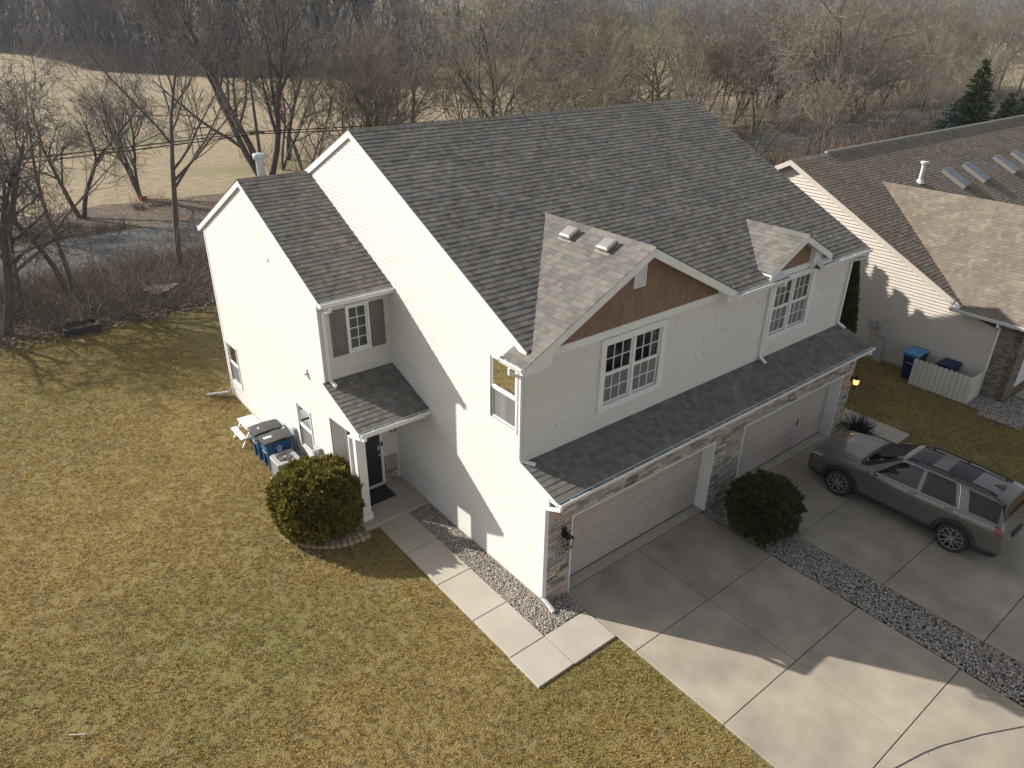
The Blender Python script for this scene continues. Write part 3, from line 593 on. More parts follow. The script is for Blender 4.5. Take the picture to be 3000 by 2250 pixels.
# main eave soffit, fascia, gutters
for a,b in ((6.5,8.47),(10.14,HW+.2)):
    MB().box((a,EY+.005,EZ-.20),(b,EY+.025,EZ-.02)).obj('fascia',WHITE,house); MB().box((a,EY+.03,EZ-.205),(b,YF,EZ-.185)).obj('soffit',WHITE,house)
gutter(house,(6.3,EY,EZ-.025),(8.5,EY,EZ-.025),(0,-1,0)); gutter(house,(10.12,EY,EZ-.025),(HW+.27,EY,EZ-.025),(0,-1,0))
gutter(house,(GL+.0,1.28,zbig(GL)-.02),(GL+.0,GY+.0,zbig(GL)-.02),(-1,0,0),hang=.36)
MB().box((GL+.004,GY+.02,zbig(GL)-.17),(GL+.02,1.27,zbig(GL)-.02)).obj('fascia',WHITE,house); MB().box((GL+.02,GY+.03,zbig(GL)-.165),(-.005,1.27,zbig(GL)-.15)).obj('soffit',WHITE,house)
gutter(house,(-.05,LY,LZ-.025),(HW+.19,LY,LZ-.025),(0,-1,0)); MB().box((-.04,LY+.004,LZ-.15),(HW+.16,LY+.02,LZ-.015)).obj('fascia',WHITE,house); MB().box((-.02,LY+.02,LZ-.15),(HW+.1,.02,LZ-.135)).obj('soffit',WHITE,house)
gutter(house,(XW-.07,WEY,WEZ-.025),(-.02,WEY,WEZ-.025),(0,-1,0)); MB().box((XW-.02,WEY+.004,WEZ-.16),(-.02,WEY+.02,WEZ-.015)).obj('fascia',WHITE,house); MB().box((XW-.01,WEY+.02,WEZ-.16),(-.02,YW,WEZ-.145)).obj('soffit',WHITE,house)
gutter(house,(XW-.0,2*WRY-WEY,WEZ-.025),(-.0,2*WRY-WEY,WEZ-.025),(0,1,0)); gutter(house,(0,yb2,EZ-.025),(HW+.2,yb2,EZ-.025),(0,1,0)); MB().box((XW-.085,2*WRY-WEY-.0,WEZ-.17),(XW+.0,2*WRY-WEY+.10,WEZ-.02)).obj('cornice_return',WHITE,house)
gutter(house,(XW-.05,PY,PZ-.025),(-.02,PY,PZ-.025),(0,-1,0)); MB().box((XW,PY+.004,PZ-.13),(-.02,PY+.02,PZ-.015)).obj('fascia',WHITE,house)
# downspouts
downspout(house,[(-.33,.95,5.58),(-.33,.95,5.45),(-.06,.92,5.30),(-.06,.92,3.42),(-.04,.90,3.33),(.16,.66,3.29)])
downspout(house,[(-.0,-.33,2.84),(-.0,-.33,2.76),(-.055,.05,2.62),(-.055,.05,.20),(-.055,-.33,.05)])
downspout(house,[(8.36,EY-.06,5.66),(8.36,EY-.06,5.56),(8.33,YF-.05,5.42),(8.33,YF-.05,3.42),(8.33,YF-.28,3.30)])
downspout(house,[(HW+.12,EY-.06,5.66),(HW+.12,EY-.06,5.52),(HW-.03,YF-.05,5.36),(HW-.03,YF-.05,3.42),(HW-.0,YF-.30,3.30)])
downspout(house,[(HW+.02,LY-.06,2.84),(HW+.02,LY-.06,2.76),(HW+.05,.06,2.60),(HW+.05,.06,.1)])
downspout(house,[(XW+.16,WEY-.05,5.62),(XW+.16,WEY-.05,5.52),(XW+.10,YW-.05,5.42),(XW+.10,YW-.05,3.66),(XW+.14,YW-.30,3.57)])
downspout(house,[(XW+.05,PY-.06,2.88),(XW+.05,PY-.06,2.78),(XW-.03,5.10,2.62),(XW-.03,5.10,.22),(XW-.22,5.02,.08)])
downspout(house,[(XW-.04,13.90,.30),(XW-.16,14.0,.12),(XW-.75,14.4,.05)])
# ---- garage front: stone, doors
sv=MB().box((0.0,.002,0),(P1-.03,.25,LZ-.1)).box((D1+.03,.002,0),(P2-.03,.25,LZ-.1)).box((D2+.03,.002,0),(HW,.25,LZ-.1)).box((P1-.03,.002,DH+.03),(D1+.03,.25,LZ-.1)).box((P2-.03,.002,DH+.03),(D2+.03,.25,LZ-.1)).obj('stone_veneer',MORTAR,house)
ms=Mason(STONE,300)
stonework(ms,sv,1,.002,-1,.0,P1-.04,.0,DH+.03,rng,ST_PAL); stonework(ms,sv,1,.002,-1,D1+.04,P2-.04,0,DH+.03,rng,ST_PAL); stonework(ms,sv,1,.002,-1,D2+.04,HW,0,DH+.03,rng,ST_PAL); stonework(ms,sv,1,.002,-1,0,HW,DH+.035,LZ-.14,rng,ST_PAL)
pw=MB().box((-.47,YW-.02,.1),(-.02,YW+.01,.95)).obj('stone_wainscot',MORTAR,house)
stonework(ms,pw,1,YW-.02,-1,-.47,-.075,.1,.94,rng,ST_PAL); MB().box((-.49,YW-.06,.945),(-.075,YW-.0,.985)).obj('ledge',WHITE,pw)
stonework(ms,sv,0,HW,1,0,.7,0,2.85,rng,ST_PAL)
ms.build('stone')
def garage_door(x0,x1,handle):
    j=MB().box((x0-.035,-.042,0),(x0,.30,DH)).box((x1,-.042,0),(x1+.035,.30,DH)).box((x0-.035,-.042,DH),(x1+.035,.30,DH+.035)).obj('door_frame',WHITE,house)
    g=MB().box((x0,.335,0.02),(x1,.35,DH)).obj('garage_door',DOORM,house)
    MB().box((x0,.29,.012),(x1,.33,.035)).obj('bottom_seal',BLACK,g)
    for r in range(4):
        z0=.035+r*(DH-.035)/4; z1=.035+(r+1)*(DH-.035)/4-.006; s_=MB().box((x0+.004,.30,z0),(x1-.004,.333,z1)); n=8; pw_=(x1-x0-.1)/n
        for i in range(n):
            for k in range(2):
                a=x0+.05+i*pw_+.05; b=a+pw_-.10; c=z0+.045+k*(z1-z0-.03)/2; d=c+(z1-z0-.03)/2-.06
                s_.add([(a,.30,c),(b,.30,c),(b,.30,d),(a,.30,d),(a+.018,.293,c+.018),(b-.018,.293,c+.018),(b-.018,.293,d-.018),(a+.018,.293,d-.018)],[(4,5,6,7),(0,1,5,4),(1,2,6,5),(2,3,7,6),(3,0,4,7)])
        s_.obj('door_section',DOORM,g,fixn=False)
    if handle: MB().box(((x0+x1)/2+.9,.27,.80),((x0+x1)/2+.93,.29,.98)).box(((x0+x1)/2+.905,.26,.98),((x0+x1)/2+.925,.285,1.03)).obj('door_handle',BLACK,g)
garage_door(P1,D1,False); garage_door(P2,D2,True)
# ---- laps between siding lengths
SEAM=mat('siding_seam',(.52,.50,.47),.7,.05,3)
for k in range(20):
    x=float(rng.uniform(.5,12.0)); z=LTZ-.02+.1075*int(rng.integers(1,21))
    if 2.0<x<4.25 and 3.7<z<5.6 or 8.2<x<10.5: continue
    MB().box((x,YF-.0215,z+.004),(x+.009,YF-.004,z+.100)).obj('siding_seam',SEAM,house)
# ---- windows
window(house,1,YF-.016,-1,2.08,4.19,3.77,5.555,trim=.15,proud=.05,units=2,grid=(3,2),curtain=[(0,.07),(.86,1)])
window(house,1,YF-.016,-1,8.42,10.46,3.81,5.60,trim=.15,proud=.05,units=2,grid=(3,2),lower_grid=True,curtain=[(0,.46),(.54,1)],lower_curtain=.22)
window(house,0,-.016,-1,1.08,2.03,3.90,5.45,trim=.05,proud=.02,units=1,grid=(1,1),curtain=[(.55,1)])
window(house,0,XW-.016,-1,7.39,8.31,.78,2.23,trim=.05,proud=.02,units=1,grid=(1,1),curtain=[(.6,.8)])
window(house,0,XW-.016,-1,12.82,13.76,.62,2.12,trim=.05,proud=.02,units=1,grid=(1,1))
window(house,1,YW-.016,-1,-1.195,-.57,4.205,5.45,trim=.05,proud=.03,units=1,grid=(2,4),single=True)
for (a,b) in ((-1.595,-1.215),(-.545,-.17)):
    s_=MB().box((a,YW-.055,4.215),(b,YW-.012,5.40)).obj('shutter',SHUTTER,house)
    for (c,d) in ((4.28,4.80),(4.86,5.33)):
        MB().add([(a+.06,YW-.056,c),(b-.06,YW-.056,c),(b-.06,YW-.056,d),(a+.06,YW-.056,d),(a+.085,YW-.074,c+.025),(b-.085,YW-.074,c+.025),(b-.085,YW-.074,d-.025),(a+.085,YW-.074,d-.025)],[(4,5,6,7),(0,1,5,4),(1,2,6,5),(2,3,7,6),(3,0,4,7)]).obj('raised_panel',SHUTTER,s_)
# ---- porch
MB().box((XW-.045,4.69,-.12),(-.002,YW,.1)).obj('porch_slab',CONC2,house)
MB().box((XW+.0,PY+.1,2.71),(XW+.16,YW,2.80)).box((XW,PY+.12,2.71),(-.02,PY+.30,2.92)).obj('porch_beam',WHITE,house)
MB().box((XW+.02,PY+.3,2.80),(-.02,YW,2.83)).obj('porch_ceiling',WHITE,house)
c=MB().box((-1.81,4.96,.28),(-1.585,5.185,2.71)).box((-1.845,4.925,.1),(-1.55,5.22,.28)).box((-1.835,4.935,2.60),(-1.56,5.21,2.712)).obj('porch_column',WHITE,house); bevel(c,.008,1)
dr=MB().box((-1.48,YW-.03,.14),(-.57,YW+.01,2.17)).obj('front_door',DARKDOOR,house)
for (a,b) in ((-1.38,-1.07),(-.98,-.67)):
    for (c_,d_) in ((.3,.95),(1.1,1.95)): MB().box((a,YW-.04,c_),(b,YW-.028,d_)).obj('door_panel',DARKDOOR,dr)
MB().box((-1.56,YW-.05,.1),(-1.48,YW+.0,2.25)).box((-.57,YW-.05,.1),(-.49,YW+.0,2.25)).box((-1.48,YW-.05,2.17),(-.57,YW,2.25)).box((-1.5,YW-.10,.1),(-.55,YW,.14)).obj('door_casing',WHITE,dr)
MB().box((-.66,YW-.055,1.19),(-.60,YW-.03,1.32)).lathe([(.028,-.05),(.034,-.02),(.012,0)],(-.63,YW-.035,1.05),12,1).obj('door_handle',GALV,dr)
MB().box((-.555,YW-.075,1.30),(-.505,YW-.05,1.42)).obj('doorbell',BLACK,dr)
# ---- roof hardware and wall fittings
for yc in (2.70,1.53):
    xc=2.78; zc=zbig(xc); d=Vector((1,0,GSL)).normalized(); n_=Vector((-GSL,0,1)).normalized(); o=Vector((xc,yc,zc)); yv=Vector((0,1,0))
    mb=MB(); 
    def ring(h,a,b): return [o+d*(sx*a)+yv*(sy*b)+n_*h for sx,sy in((-1,-1),(1,-1),(1,1),(-1,1))]
    mb.add(ring(.012,.22,.22)+ring(.02,.22,.22),[(4,5,6,7),(0,1,5,4),(1,2,6,5),(2,3,7,6),(3,0,4,7)]).add(ring(.02,.12,.12)+ring(.07,.12,.12),[(0,1,5,4),(1,2,6,5),(2,3,7,6),(3,0,4,7)]).add(ring(.06,.175,.175)+ring(.115,.175,.175)+ring(.14,.13,.13),[(3,2,1,0),(0,1,5,4),(1,2,6,5),(2,3,7,6),(3,0,4,7),(4,5,9,8),(5,6,10,9),(6,7,11,10),(7,4,8,11),(8,9,10,11)])
    mb.obj('roof_vent',mat('vent_taupe',(.27,.25,.225),.5,.06,4),big)
vp=MB().lathe([(.105,7.2),(.105,8.0),(.112,8.0),(.112,8.03),(.15,8.03),(.165,8.06),(.165,8.15),(.15,8.18),(.02,8.21)],(-.8,11.45,0),20).obj('flue_pipe',GALV,wing,smooth=True,angle=40)
MB().box((XW-.12,7.22,3.42),(XW-.012,7.38,3.44)).add([(XW-.012,7.22,3.6),(XW-.012,7.38,3.6),(XW-.12,7.38,3.44),(XW-.12,7.22,3.44)],[(0,1,2,3)]).obj('vent_hood',WHITE,house)
MB().box((XW-.02,8.86,6.02),(XW-.016,8.95,6.12)).box((XW-.035,8.86,5.98),(XW-.016,8.98,6.04)).obj('vent_hood',SIDING,house)
# ------------------------------------------------------------------ neighbouring house
NX=18.6; NRY,NRZ=6.86,6.74; NSL=.515; NEY=-.60; NEZ=NRZ-NSL*(NRY-NEY)
neigh=empty('neighbour_house',(NX,0,0),label='peach sided single storey house with brown shingle roof and brick garage corner',cat='house')
NI=Matrix.Translation((-NX,0,0))
before=set(bpy.data.objects)
nrng=np.random.default_rng(23)
def nzroof(y): return NRZ-NSL*abs(y-NRY)
def lo_n(z): return max(-1.69,-1.69 if z<2.55 else NRY-(NRZ-.12-z)/NSL)
def hi_n(z): return min(13.6,NRY+(NRZ-.12-z)/NSL)
boards(None,0,-1,NX,.08,NRZ-.14,lo_n,hi_n,SIDING2,expo=.118,depth=.042)
MB().box((NX-.01,-1.7,-.1),(NX+.05,13.6,.08)).obj('foundation',CONC2)
MB().box((NX+.02,13.58,0),(NX+26,13.6,3.0)).obj('back_wall',SIDING2); MB().box((NX+7,-.02,0),(NX+26,0,3.0)).obj('front_wall',SIDING2)
nr=Roofer(SH_PAL2,SHINGLE,300)
NL=NX-.30; nye=2*NRY-NEY
nm=MB().prism([(NEY,NEZ-T),(NRY,NRZ-T),(nye,NEZ-T),(nye,NEZ-.13),(NRY,NRZ-.15),(NEY,NEZ-.13)],0,NL+.03,NX+24).obj('roof',WHITE)
# front garage gable of the neighbour: ridge along y at x=21.9
NGX,NGZ=22.17,5.76; NGS=.74; NGL=NX-.33
def zng(x): return NGZ-NGS*abs(x-NGX)
def nmask(c): return not (c.z<zng(c.x)-.12 and c.x<2*NGX-NGL)
def nroofer(par,*a,**k): nr.plane(par,*a,**k)
nroofer(nm,(NL,NEY,NEZ),(1,0,0),(0,1,NSL),24.2,(NRY-NEY)*math.hypot(1,NSL),nrng,mask=nmask)
nroofer(nm,(NX+24,nye,NEZ),(-1,0,0),(0,-1,NSL),24.2,(NRY-NEY)*math.hypot(1,NSL),nrng)
ridge_caps(nm,(NL,NRY,NRZ+.004),(NX+24,NRY,NRZ+.004),(0,-1,-NSL),(0,1,-NSL),[(.26,.235,.20),(.22,.2,.175)],SHINGLE,nrng,w=.19)
MB().tube([(NX+2.2,NRY,NRZ+.03),(NX+23,NRY,NRZ+.03)],.07,8).obj('ridge_vent',mat('ridge_grey',(.30,.28,.24),.8,.15,6),nm)
ng=MB().prism([(NGL,zng(NGL)-T),(NGX,NGZ-T),(2*NGX-NGL,zng(NGL)-T),(2*NGX-NGL,zng(NGL)-.13),(NGX,NGZ-.15),(NGL,zng(NGL)-.13)],1,-3.1,-.3).prism([(20.4,zng(20.4)-T),(NGX,NGZ-T),(23.6,zng(23.6)-T),(23.6,zng(23.6)-.1),(NGX,NGZ-.15),(20.4,zng(20.4)-.1)],1,-.3,2.6).obj('roof',WHITE)
ngm=lambda c:c.z>nzroof(c.y)-.05 or c.y<-.45
nroofer(ng,(NGL-.03,5.0,zng(NGL-.03)),(0,-1,0),(1,0,NGS),8.13,(NGX-NGL+.03)*math.hypot(1,NGS),nrng,mask=lambda c:(c.z>nzroof(c.y)-.05 if c.y>NEY else True) and not(c.x<NX-.28+.0 and c.y>-.15))
nroofer(ng,(2*NGX-NGL+.03,-3.12,zng(NGL-.03)),(0,1,0),(-1,0,NGS),8.13,(NGX-NGL+.03)*math.hypot(1,NGS),nrng,mask=lambda c:c.z>nzroof(c.y)-.05 if c.y>NEY else True)
ridge_caps(ng,(NGX,4.95,NGZ+.004),(NGX,-3.12,NGZ+.004),(-1,0,-NGS),(1,0,-NGS),SH_PAL2,SHINGLE,nrng,w=.15)
nr.build()
def nrake(y0,z0,y1,z1,w): MB().prism([(y0,z0-.012),(y1,z1-.012),(y1,z1-.012-w),(y0,z0-.012-w)],0,NL-.005,NL+.03).obj('rake_board',SIDING2)
nrake(NEY+.4,nzroof(NEY+.4),NRY,NRZ,.20); nrake(NRY+.002,NRZ,nye,NEZ,.20)
for a,b in ((NEY+.45,NRY),(NRY+.002,nye)): MB().prism([(a,nzroof(a)-.135),(b,nzroof(b)-.135),(b,nzroof(b)-.15),(a,nzroof(a)-.15)],0,NL+.03,NX).obj('soffit',SIDING2)
gutter(None,(NGL,-.15,zng(NGL)-.02),(NGL,-3.1,zng(NGL)-.02),(-1,0,0),hang=.7)
MB().box((NGL+.0,-3.1,zng(NGL)-.17),(NGL+.02,-.15,zng(NGL)-.015)).obj('fascia',WHITE); MB().box((NGL+.02,-3.1,zng(NGL)-.17),(NX,-.3,zng(NGL)-.15)).obj('soffit',WHITE)
downspout(None,[(NGL-.06,-1.72,2.72),(NGL-.06,-1.72,2.64),(NX-.06,-1.72,2.5),(NX-.06,-1.72,.14)])
nb=MB().box((NX+.0,-2.44,0),(NX+.3,-1.7,2.72)).box((NX+.0,-2.44,0),(NX+.9,-2.2,2.72)).box((NX+.9,-2.44,2.2),(NX+6.5,-2.2,2.75)).obj('brick_corner',MORTAR)
nms=Mason(STONE,300); BP=[(.22,.165,.125),(.17,.13,.105),(.26,.2,.15),(.12,.095,.08),(.2,.17,.145)]
stonework(nms,nb,0,NX,-1,-2.44,-1.72,0,2.70,nrng,BP,hts=(.068,),lens=(.19,.21),gap=.011,dep=(.008,.014))
stonework(nms,nb,1,-2.44,-1,NX,NX+.9,0,2.70,nrng,BP,hts=(.068,),lens=(.19,.21),gap=.011,dep=(.008,.014)); nms.build('brick')
MB().box((NX+.9,-2.3,0),(NX+5.8,-2.27,2.2)).obj('garage_door',WHITE)
MB().box((NX+.9,-2.55,-.08),(NX+7.0,-9,-.005)).obj('neighbour_driveway',CONC)
# slot skylights and pipe on the neighbour roof
SKY=mat('skylight_glass',(.11,.14,.185),.35,.05,2,spec=.4); SKF=mat('skylight_frame',(.17,.155,.14),.6,.06,3)
nV=Vector((0,1,NSL)).normalized(); nN=Vector((0,-NSL,1)).normalized()
for xa in (26.95,29.05,32.5,34.65):
    o=Vector((xa,3.62,nzroof(3.62))); mb=MB(); X=Vector((1,0,0)); L=1.25
    def rg(h,i): return [o+X*(.02+i)+nV*(0+i)+nN*h,o+X*(.70-i)+nV*(0+i)+nN*h,o+X*(.70-i)+nV*(L-i)+nN*h,o+X*(.02+i)+nV*(L-i)+nN*h]
    mb.add(rg(0,0)+rg(.16,0)+rg(.17,.06),[(0,1,5,4),(1,2,6,5),(2,3,7,6),(3,0,4,7),(4,5,9,8),(5,6,10,9),(6,7,11,10),(7,4,8,11)]); sk_=mb.obj('skylight',SKF,nm); MB().add(rg(.172,.055),[(0,1,2,3)]).obj('pane',SKY,sk_)
MB().lathe([(.2,5.5),(.12,5.62),(.075,5.66),(.075,6.25),(.10,6.25),(.10,6.30),(.15,6.30),(.15,6.38),(.02,6.40)],(24.55,4.5,0),16).obj('flue_pipe',mat('white_pipe',(.62,.62,.6),.45,.05,3),nm,smooth=True,angle=40)
new=[o for o in bpy.data.objects if o not in before and o.parent is None]
for o in new:
    if o.name.startswith('neighbour_driveway'): tag(o,'pale concrete driveway in front of the neighbour garage','driveway',kind='structure')
    else: o.parent=neigh; o.matrix_parent_inverse=NI
# ------------------------------------------------------------------ things around the houses
LAMPG=glass('lantern_glass',(.9,.9,.88),.2)
def lantern(loc,label,lit=False):
    r=empty('wall_lantern',loc,label=label,cat='lantern')
    b=.085; z1=-.02; z0=-.30; bb=.065
    MB().box((-.06,-.02,-.06),(.06,.03,.14)).obj('back_plate',BLACK,r)
    MB().bar((0,0,.07),(0,-.12,.07),.03).bar((0,-.12,.08),(0,-.12,.0),.02).obj('arm',BLACK,r)
    fr=MB(); cy=-.12
    T_=[(-b,cy-b,z1),(b,cy-b,z1),(b,cy+b,z1),(-b,cy+b,z1)]; B_=[(-bb,cy-bb,z0),(bb,cy-bb,z0),(bb,cy+bb,z0),(-bb,cy+bb,z0)]
    for i in range(4): fr.bar(T_[i],T_[(i+1)%4],.014).bar(B_[i],B_[(i+1)%4],.014).bar(T_[i],B_[i],.014)
    fr.add([(-b,cy-b,z1+.005),(b,cy-b,z1+.005),(b,cy+b,z1+.005),(-b,cy+b,z1+.005),(0,cy,z1+.05)],[(0,1,4),(1,2,4),(2,3,4),(3,0,4)]); fr.obj('cage',BLACK,r)
    return r
l1=lantern((.42,-.045,1.80),'black cage wall lantern on the left stone pier beside number 1252')
l2=lantern((-.24,YW-.05,2.02),'black cage wall lantern beside the dark front door')
# round coach lamp, lit
r=empty('wall_lantern',(12.33,-.05,1.86),label='glowing coach lamp on the right stone pier beside number 1250',cat='lantern')
MB().box((-.05,-.02,-.08),(.05,.03,.08)).bar((0,0,.0),(0,-.14,.0),.025).obj('back_plate',BLACK,r)
MB().lathe([(.02,.15),(.07,.10),(.10,.04),(.085,.03)],(0,-.14,0),12).lathe([(.075,-.13),(.05,-.16),(.018,-.22),(.012,-.34)],(0,-.14,0),12).obj('cap',BLACK,r)
GLOW=bpy.data.materials.new('lamp_glow'); GLOW.use_nodes=True; pb=GLOW.node_tree.nodes['Principled BSDF']; pb.inputs['Base Color'].default_value=(.9,.6,.25,1); pb.inputs['Emission Color'].default_value=(1,.55,.15,1); pb.inputs['Emission Strength'].default_value=1.1
MB().lathe([(.082,.03),(.085,-.05),(.072,-.13)],(0,-.14,0),12).obj('lamp_glass',GLOW,r)
def numplate(x,z,s,label):
    r=empty('house_number_sign',(x,-.045,z),label=label,cat='sign')
    MB().box((-.20,0,-.085),(.20,.045,.085)).obj('plate',mat('plate_stone',(.42,.41,.38),.7,.08,6),r); glyph_text('digits',s,.165,BLACK,r,Matrix.Translation((0,-.004,0))@Matrix.Rotation(math.pi/2,4,'X'))
numplate(.335,1.28,'1252','pale plaque with house number 1252 on the left stone pier'); numplate(12.08,1.28,'1250','pale plaque with house number 1250 on the right stone pier')
o=MB().box((-1.40,5.43,.102),(-.58,6.06,.118)).obj('doormat',mat('mat_brown',(.035,.03,.027),.95,.3,18,bump=.6,bscale=60)); tag(o,'dark doormat in front of the black front door','doormat')
# recycling bins
BLUE=mat('bin_blue',(.015,.085,.20),.45,.06,3); LID=mat('bin_lid',(.05,.047,.042),.6,.2,6); BLUE2=mat('bin_lid_blue',(.09,.28,.52),.5,.08,3); NAVY=mat('bin_navy',(.012,.022,.07),.5,.06,3)
WPRINT=mat('white_print',(.75,.77,.78),.6,.02,3)
def bin_(loc,rz,label,emblem=True,lidm=None,body=None,sticker=False,group=None):
    """wheeled bin, front (handle-free side with the pockets) towards +x local; width .56 (y), depth .78 (x), height 1.05"""
    r=empty('wheeled_bin',loc,rz,label=label,cat='bin',group=group); lm=lidm or LID; bm_=body or BLUE
    mb=MB(); prof=[(0,.24,.21,.0),(.06,.25,.215,0),(.55,.32,.25,0),(.80,.355,.265,0),(.93,.375,.275,0),(.98,.40,.29,0),(1.0,.40,.29,0)]
    rings=[]
    for z,hx,hy,_ in prof:
        rings.append([(sx*hx*a,sy*hy*b,z) for sx,sy,a,b in ((-1,-1,1,.8),(-1,-1,.85,1),(1,-1,.85,1),(1,-1,1,.8),(1,1,1,.8),(1,1,.85,1),(-1,1,.85,1),(-1,1,1,.8))])
    vs=[q for g_ in rings for q in g_]; fs=[(i*8+k,i*8+(k+1)%8,(i+1)*8+(k+1)%8,(i+1)*8+k) for i in range(len(prof)-1) for k in range(8)]+[tuple(range(8))[::-1]]
    mb.add(vs,fs).obj('body',bm_,r)
    # recessed grab pocket ribs on the front
    MB().box((.28,-.19,.12),(.345,-.13,.72)).box((.28,.13,.12),(.345,.19,.72)).box((.33,-.16,.74),(.385,.16,.80)).obj('front_rib',bm_,r)
    MB().bar((.36,-.12,.66),(.36,.12,.66),.025).obj('grab_bar',GALV,r)
    lid=MB(); n=6; vs=[]
    for i in range(n+1):
        x=-.40+.83*i/n; h=1.02+.035*math.sin(math.pi*i/n)+.012*random.uniform(-1,1); 
        for y,dz in ((-.295,-.02),(-.27,.012),(0,.03+.01*random.uniform(-1,1)),(.27,.012),(.295,-.02)): vs.append((x,y,h+dz))
    fs=[(i*5+k,(i+1)*5+k,(i+1)*5+k+1,i*5+k+1) for i in range(n) for k in range(4)]
    lid.add(vs,fs).add([(.43,-.295,1.0),(.43,.295,1.0),(.435,.295,.965),(.435,-.295,.965)],[(0,1,2,3)]).add([vs[n*5],vs[n*5+4],(.43,.295,.975),(.43,-.295,.975)],[(0,1,2,3)]).obj('lid',lm,r,smooth=True,angle=40)
    MB().bar((-.43,-.24,1.01),(-.43,.24,1.01),.035).bar((-.36,-.2,1.0),(-.43,-.2,1.01),.03).bar((-.36,.0,1.0),(-.43,.0,1.01),.03).bar((-.36,.2,1.0),(-.43,.2,1.01),.03).obj('hinge_bar',bm_,r)
    for s_ in (-1,1): MB().lathe([(.03,-.03),(.12,-.03),(.125,0),(.12,.03),(.03,.03)],(-.24,s_*.25,.125),16,1).obj('wheel',BLACK,r)
    if sticker: MB().box((.10,-.06,1.073),(.33,.05,1.078)).obj('sticker',WPRINT,lid_parent(r))
    else: MB().box((.18,-.03,1.066),(.22,.06,1.071)).obj('sticker',WPRINT,lid_parent(r))
    if emblem:
        for side in (-1,1):
            em=MB(); R_=.055
            for k in range(5):
                t=math.pi/2+k*2*math.pi/5; cx,cz=R_*math.cos(t),R_*math.sin(t)
                ring=[(cx+.028*math.cos(a),cz+.028*math.sin(a)) for a in [j*math.pi/4 for j in range(8)]]; inn=[(cx+.012*math.cos(a),cz+.012*math.sin(a)) for a in [j*math.pi/4 for j in range(8)]]
                vv=[(.02+u,side*(.2755+.0),.80+w) for u,w in ring+inn]; em.add(vv,[(j,(j+1)%8,(j+1)%8+8,j+8) for j in range(8)])
            em.add([(-.05,side*.2745,.705),(.09,side*.2745,.705),(.09,side*.275,.725),(-.05,side*.275,.725)],[(0,1,2,3)]).add([(-.02,side*.274,.68),(.06,side*.274,.68),(.06,side*.274,.692),(-.02,side*.274,.692)],[(0,1,2,3)])
            em.obj('emblem',WPRINT,r,fixn=False)
    return r
def lid_parent(r): return [c for c in r.children if c.name.startswith('lid')][0]
bin_((-2.44,8.82,-.02),math.pi,'blue wheeled recycling bin with white flower emblem beside the air conditioner',sticker=True)
bin_((-2.46,9.50,-.02),math.pi,'blue wheeled recycling bin with dark lid beside the white picnic table')
bin_((18.06,.42,-.02),math.pi,'navy wheeled bin with light blue lid behind the picket screen',emblem=False,lidm=BLUE2,body=NAVY)
bin_((18.06,-.72,-.06),math.pi,'navy wheeled bin with navy lid behind the picket screen',emblem=False,lidm=NAVY,body=NAVY)
# picket screen
PK=mat('picket',(.62,.585,.53),.6,.07,2)
fz=empty('picket_screen',(17.47,-.7,0),label='pale vinyl picket screen standing in front of the neighbour bins',cat='fence')
n=12
def picket(x,y,along,w,h,m,par,loc):
    vs=[(-w/2,.0),(w/2,.0),(w/2,h-.05),(w/2-.03,h-.012),(0,h),(-w/2+.03,h-.012),(-w/2,h-.05)]
    mb=MB(); k=len(vs)
    if along=='y': mb.add([(-.012,u,z) for u,z in vs]+[(.012,u,z) for u,z in vs],[tuple(range(k)),tuple(range(2*k-1,k-1,-1))]+[(i,(i+1)%k,(i+1)%k+k,i+k) for i in range(k)])
    else: mb.add([(u,-.012,z) for u,z in vs]+[(u,.012,z) for u,z in vs],[tuple(range(k)),tuple(range(2*k-1,k-1,-1))]+[(i,(i+1)%k,(i+1)%k+k,i+k) for i in range(k)])
    o=mb.obj('picket',m,par); o.location=loc; return o
for i in range(n):
    y=.82-i*.166; picket(0,0,'y',.153,1.0,PK,fz,(0,y,0))
for i in range(6): picket(0,0,'x',.153,1.0,PK,fz,(.09+i*.166,-1.06,0))
for z in (.2,.75): MB().box((.013,-1.05,z),(.045,.88,z+.07)).obj('rail',PK,fz); MB().box((.0,-1.04,z),(1.0,-1.015,z+.07)).obj('rail',PK,fz)
# meters on the neighbour wall
r=empty('electric_meter',(NX-.1,1.9,0),label='tall grey electric meter cabinet on the neighbour wall',cat='meter')
MB().box((-.07,-.15,-.02),(.095,.15,1.35)).obj('cabinet',METER,r); MB().lathe([(.085,-.18),(.085,-.07),(.09,-.07)],(0,0,1.02),16,0).obj('dial',GALV,r); MB().bar((0,.0,1.35),(0,.0,1.7),.05).obj('conduit',METER,r)
r=empty('utility_box',(NX-.1,2.35,1.35),label='small grey utility box beside the neighbour electric meter',cat='utility box')
MB().box((-.04,-.15,-.14),(.095,.15,.14)).obj('case',PLASGREY,r); MB().bar((.03,.0,-.14),(.03,.0,-.9),.03).obj('conduit',METER,r)
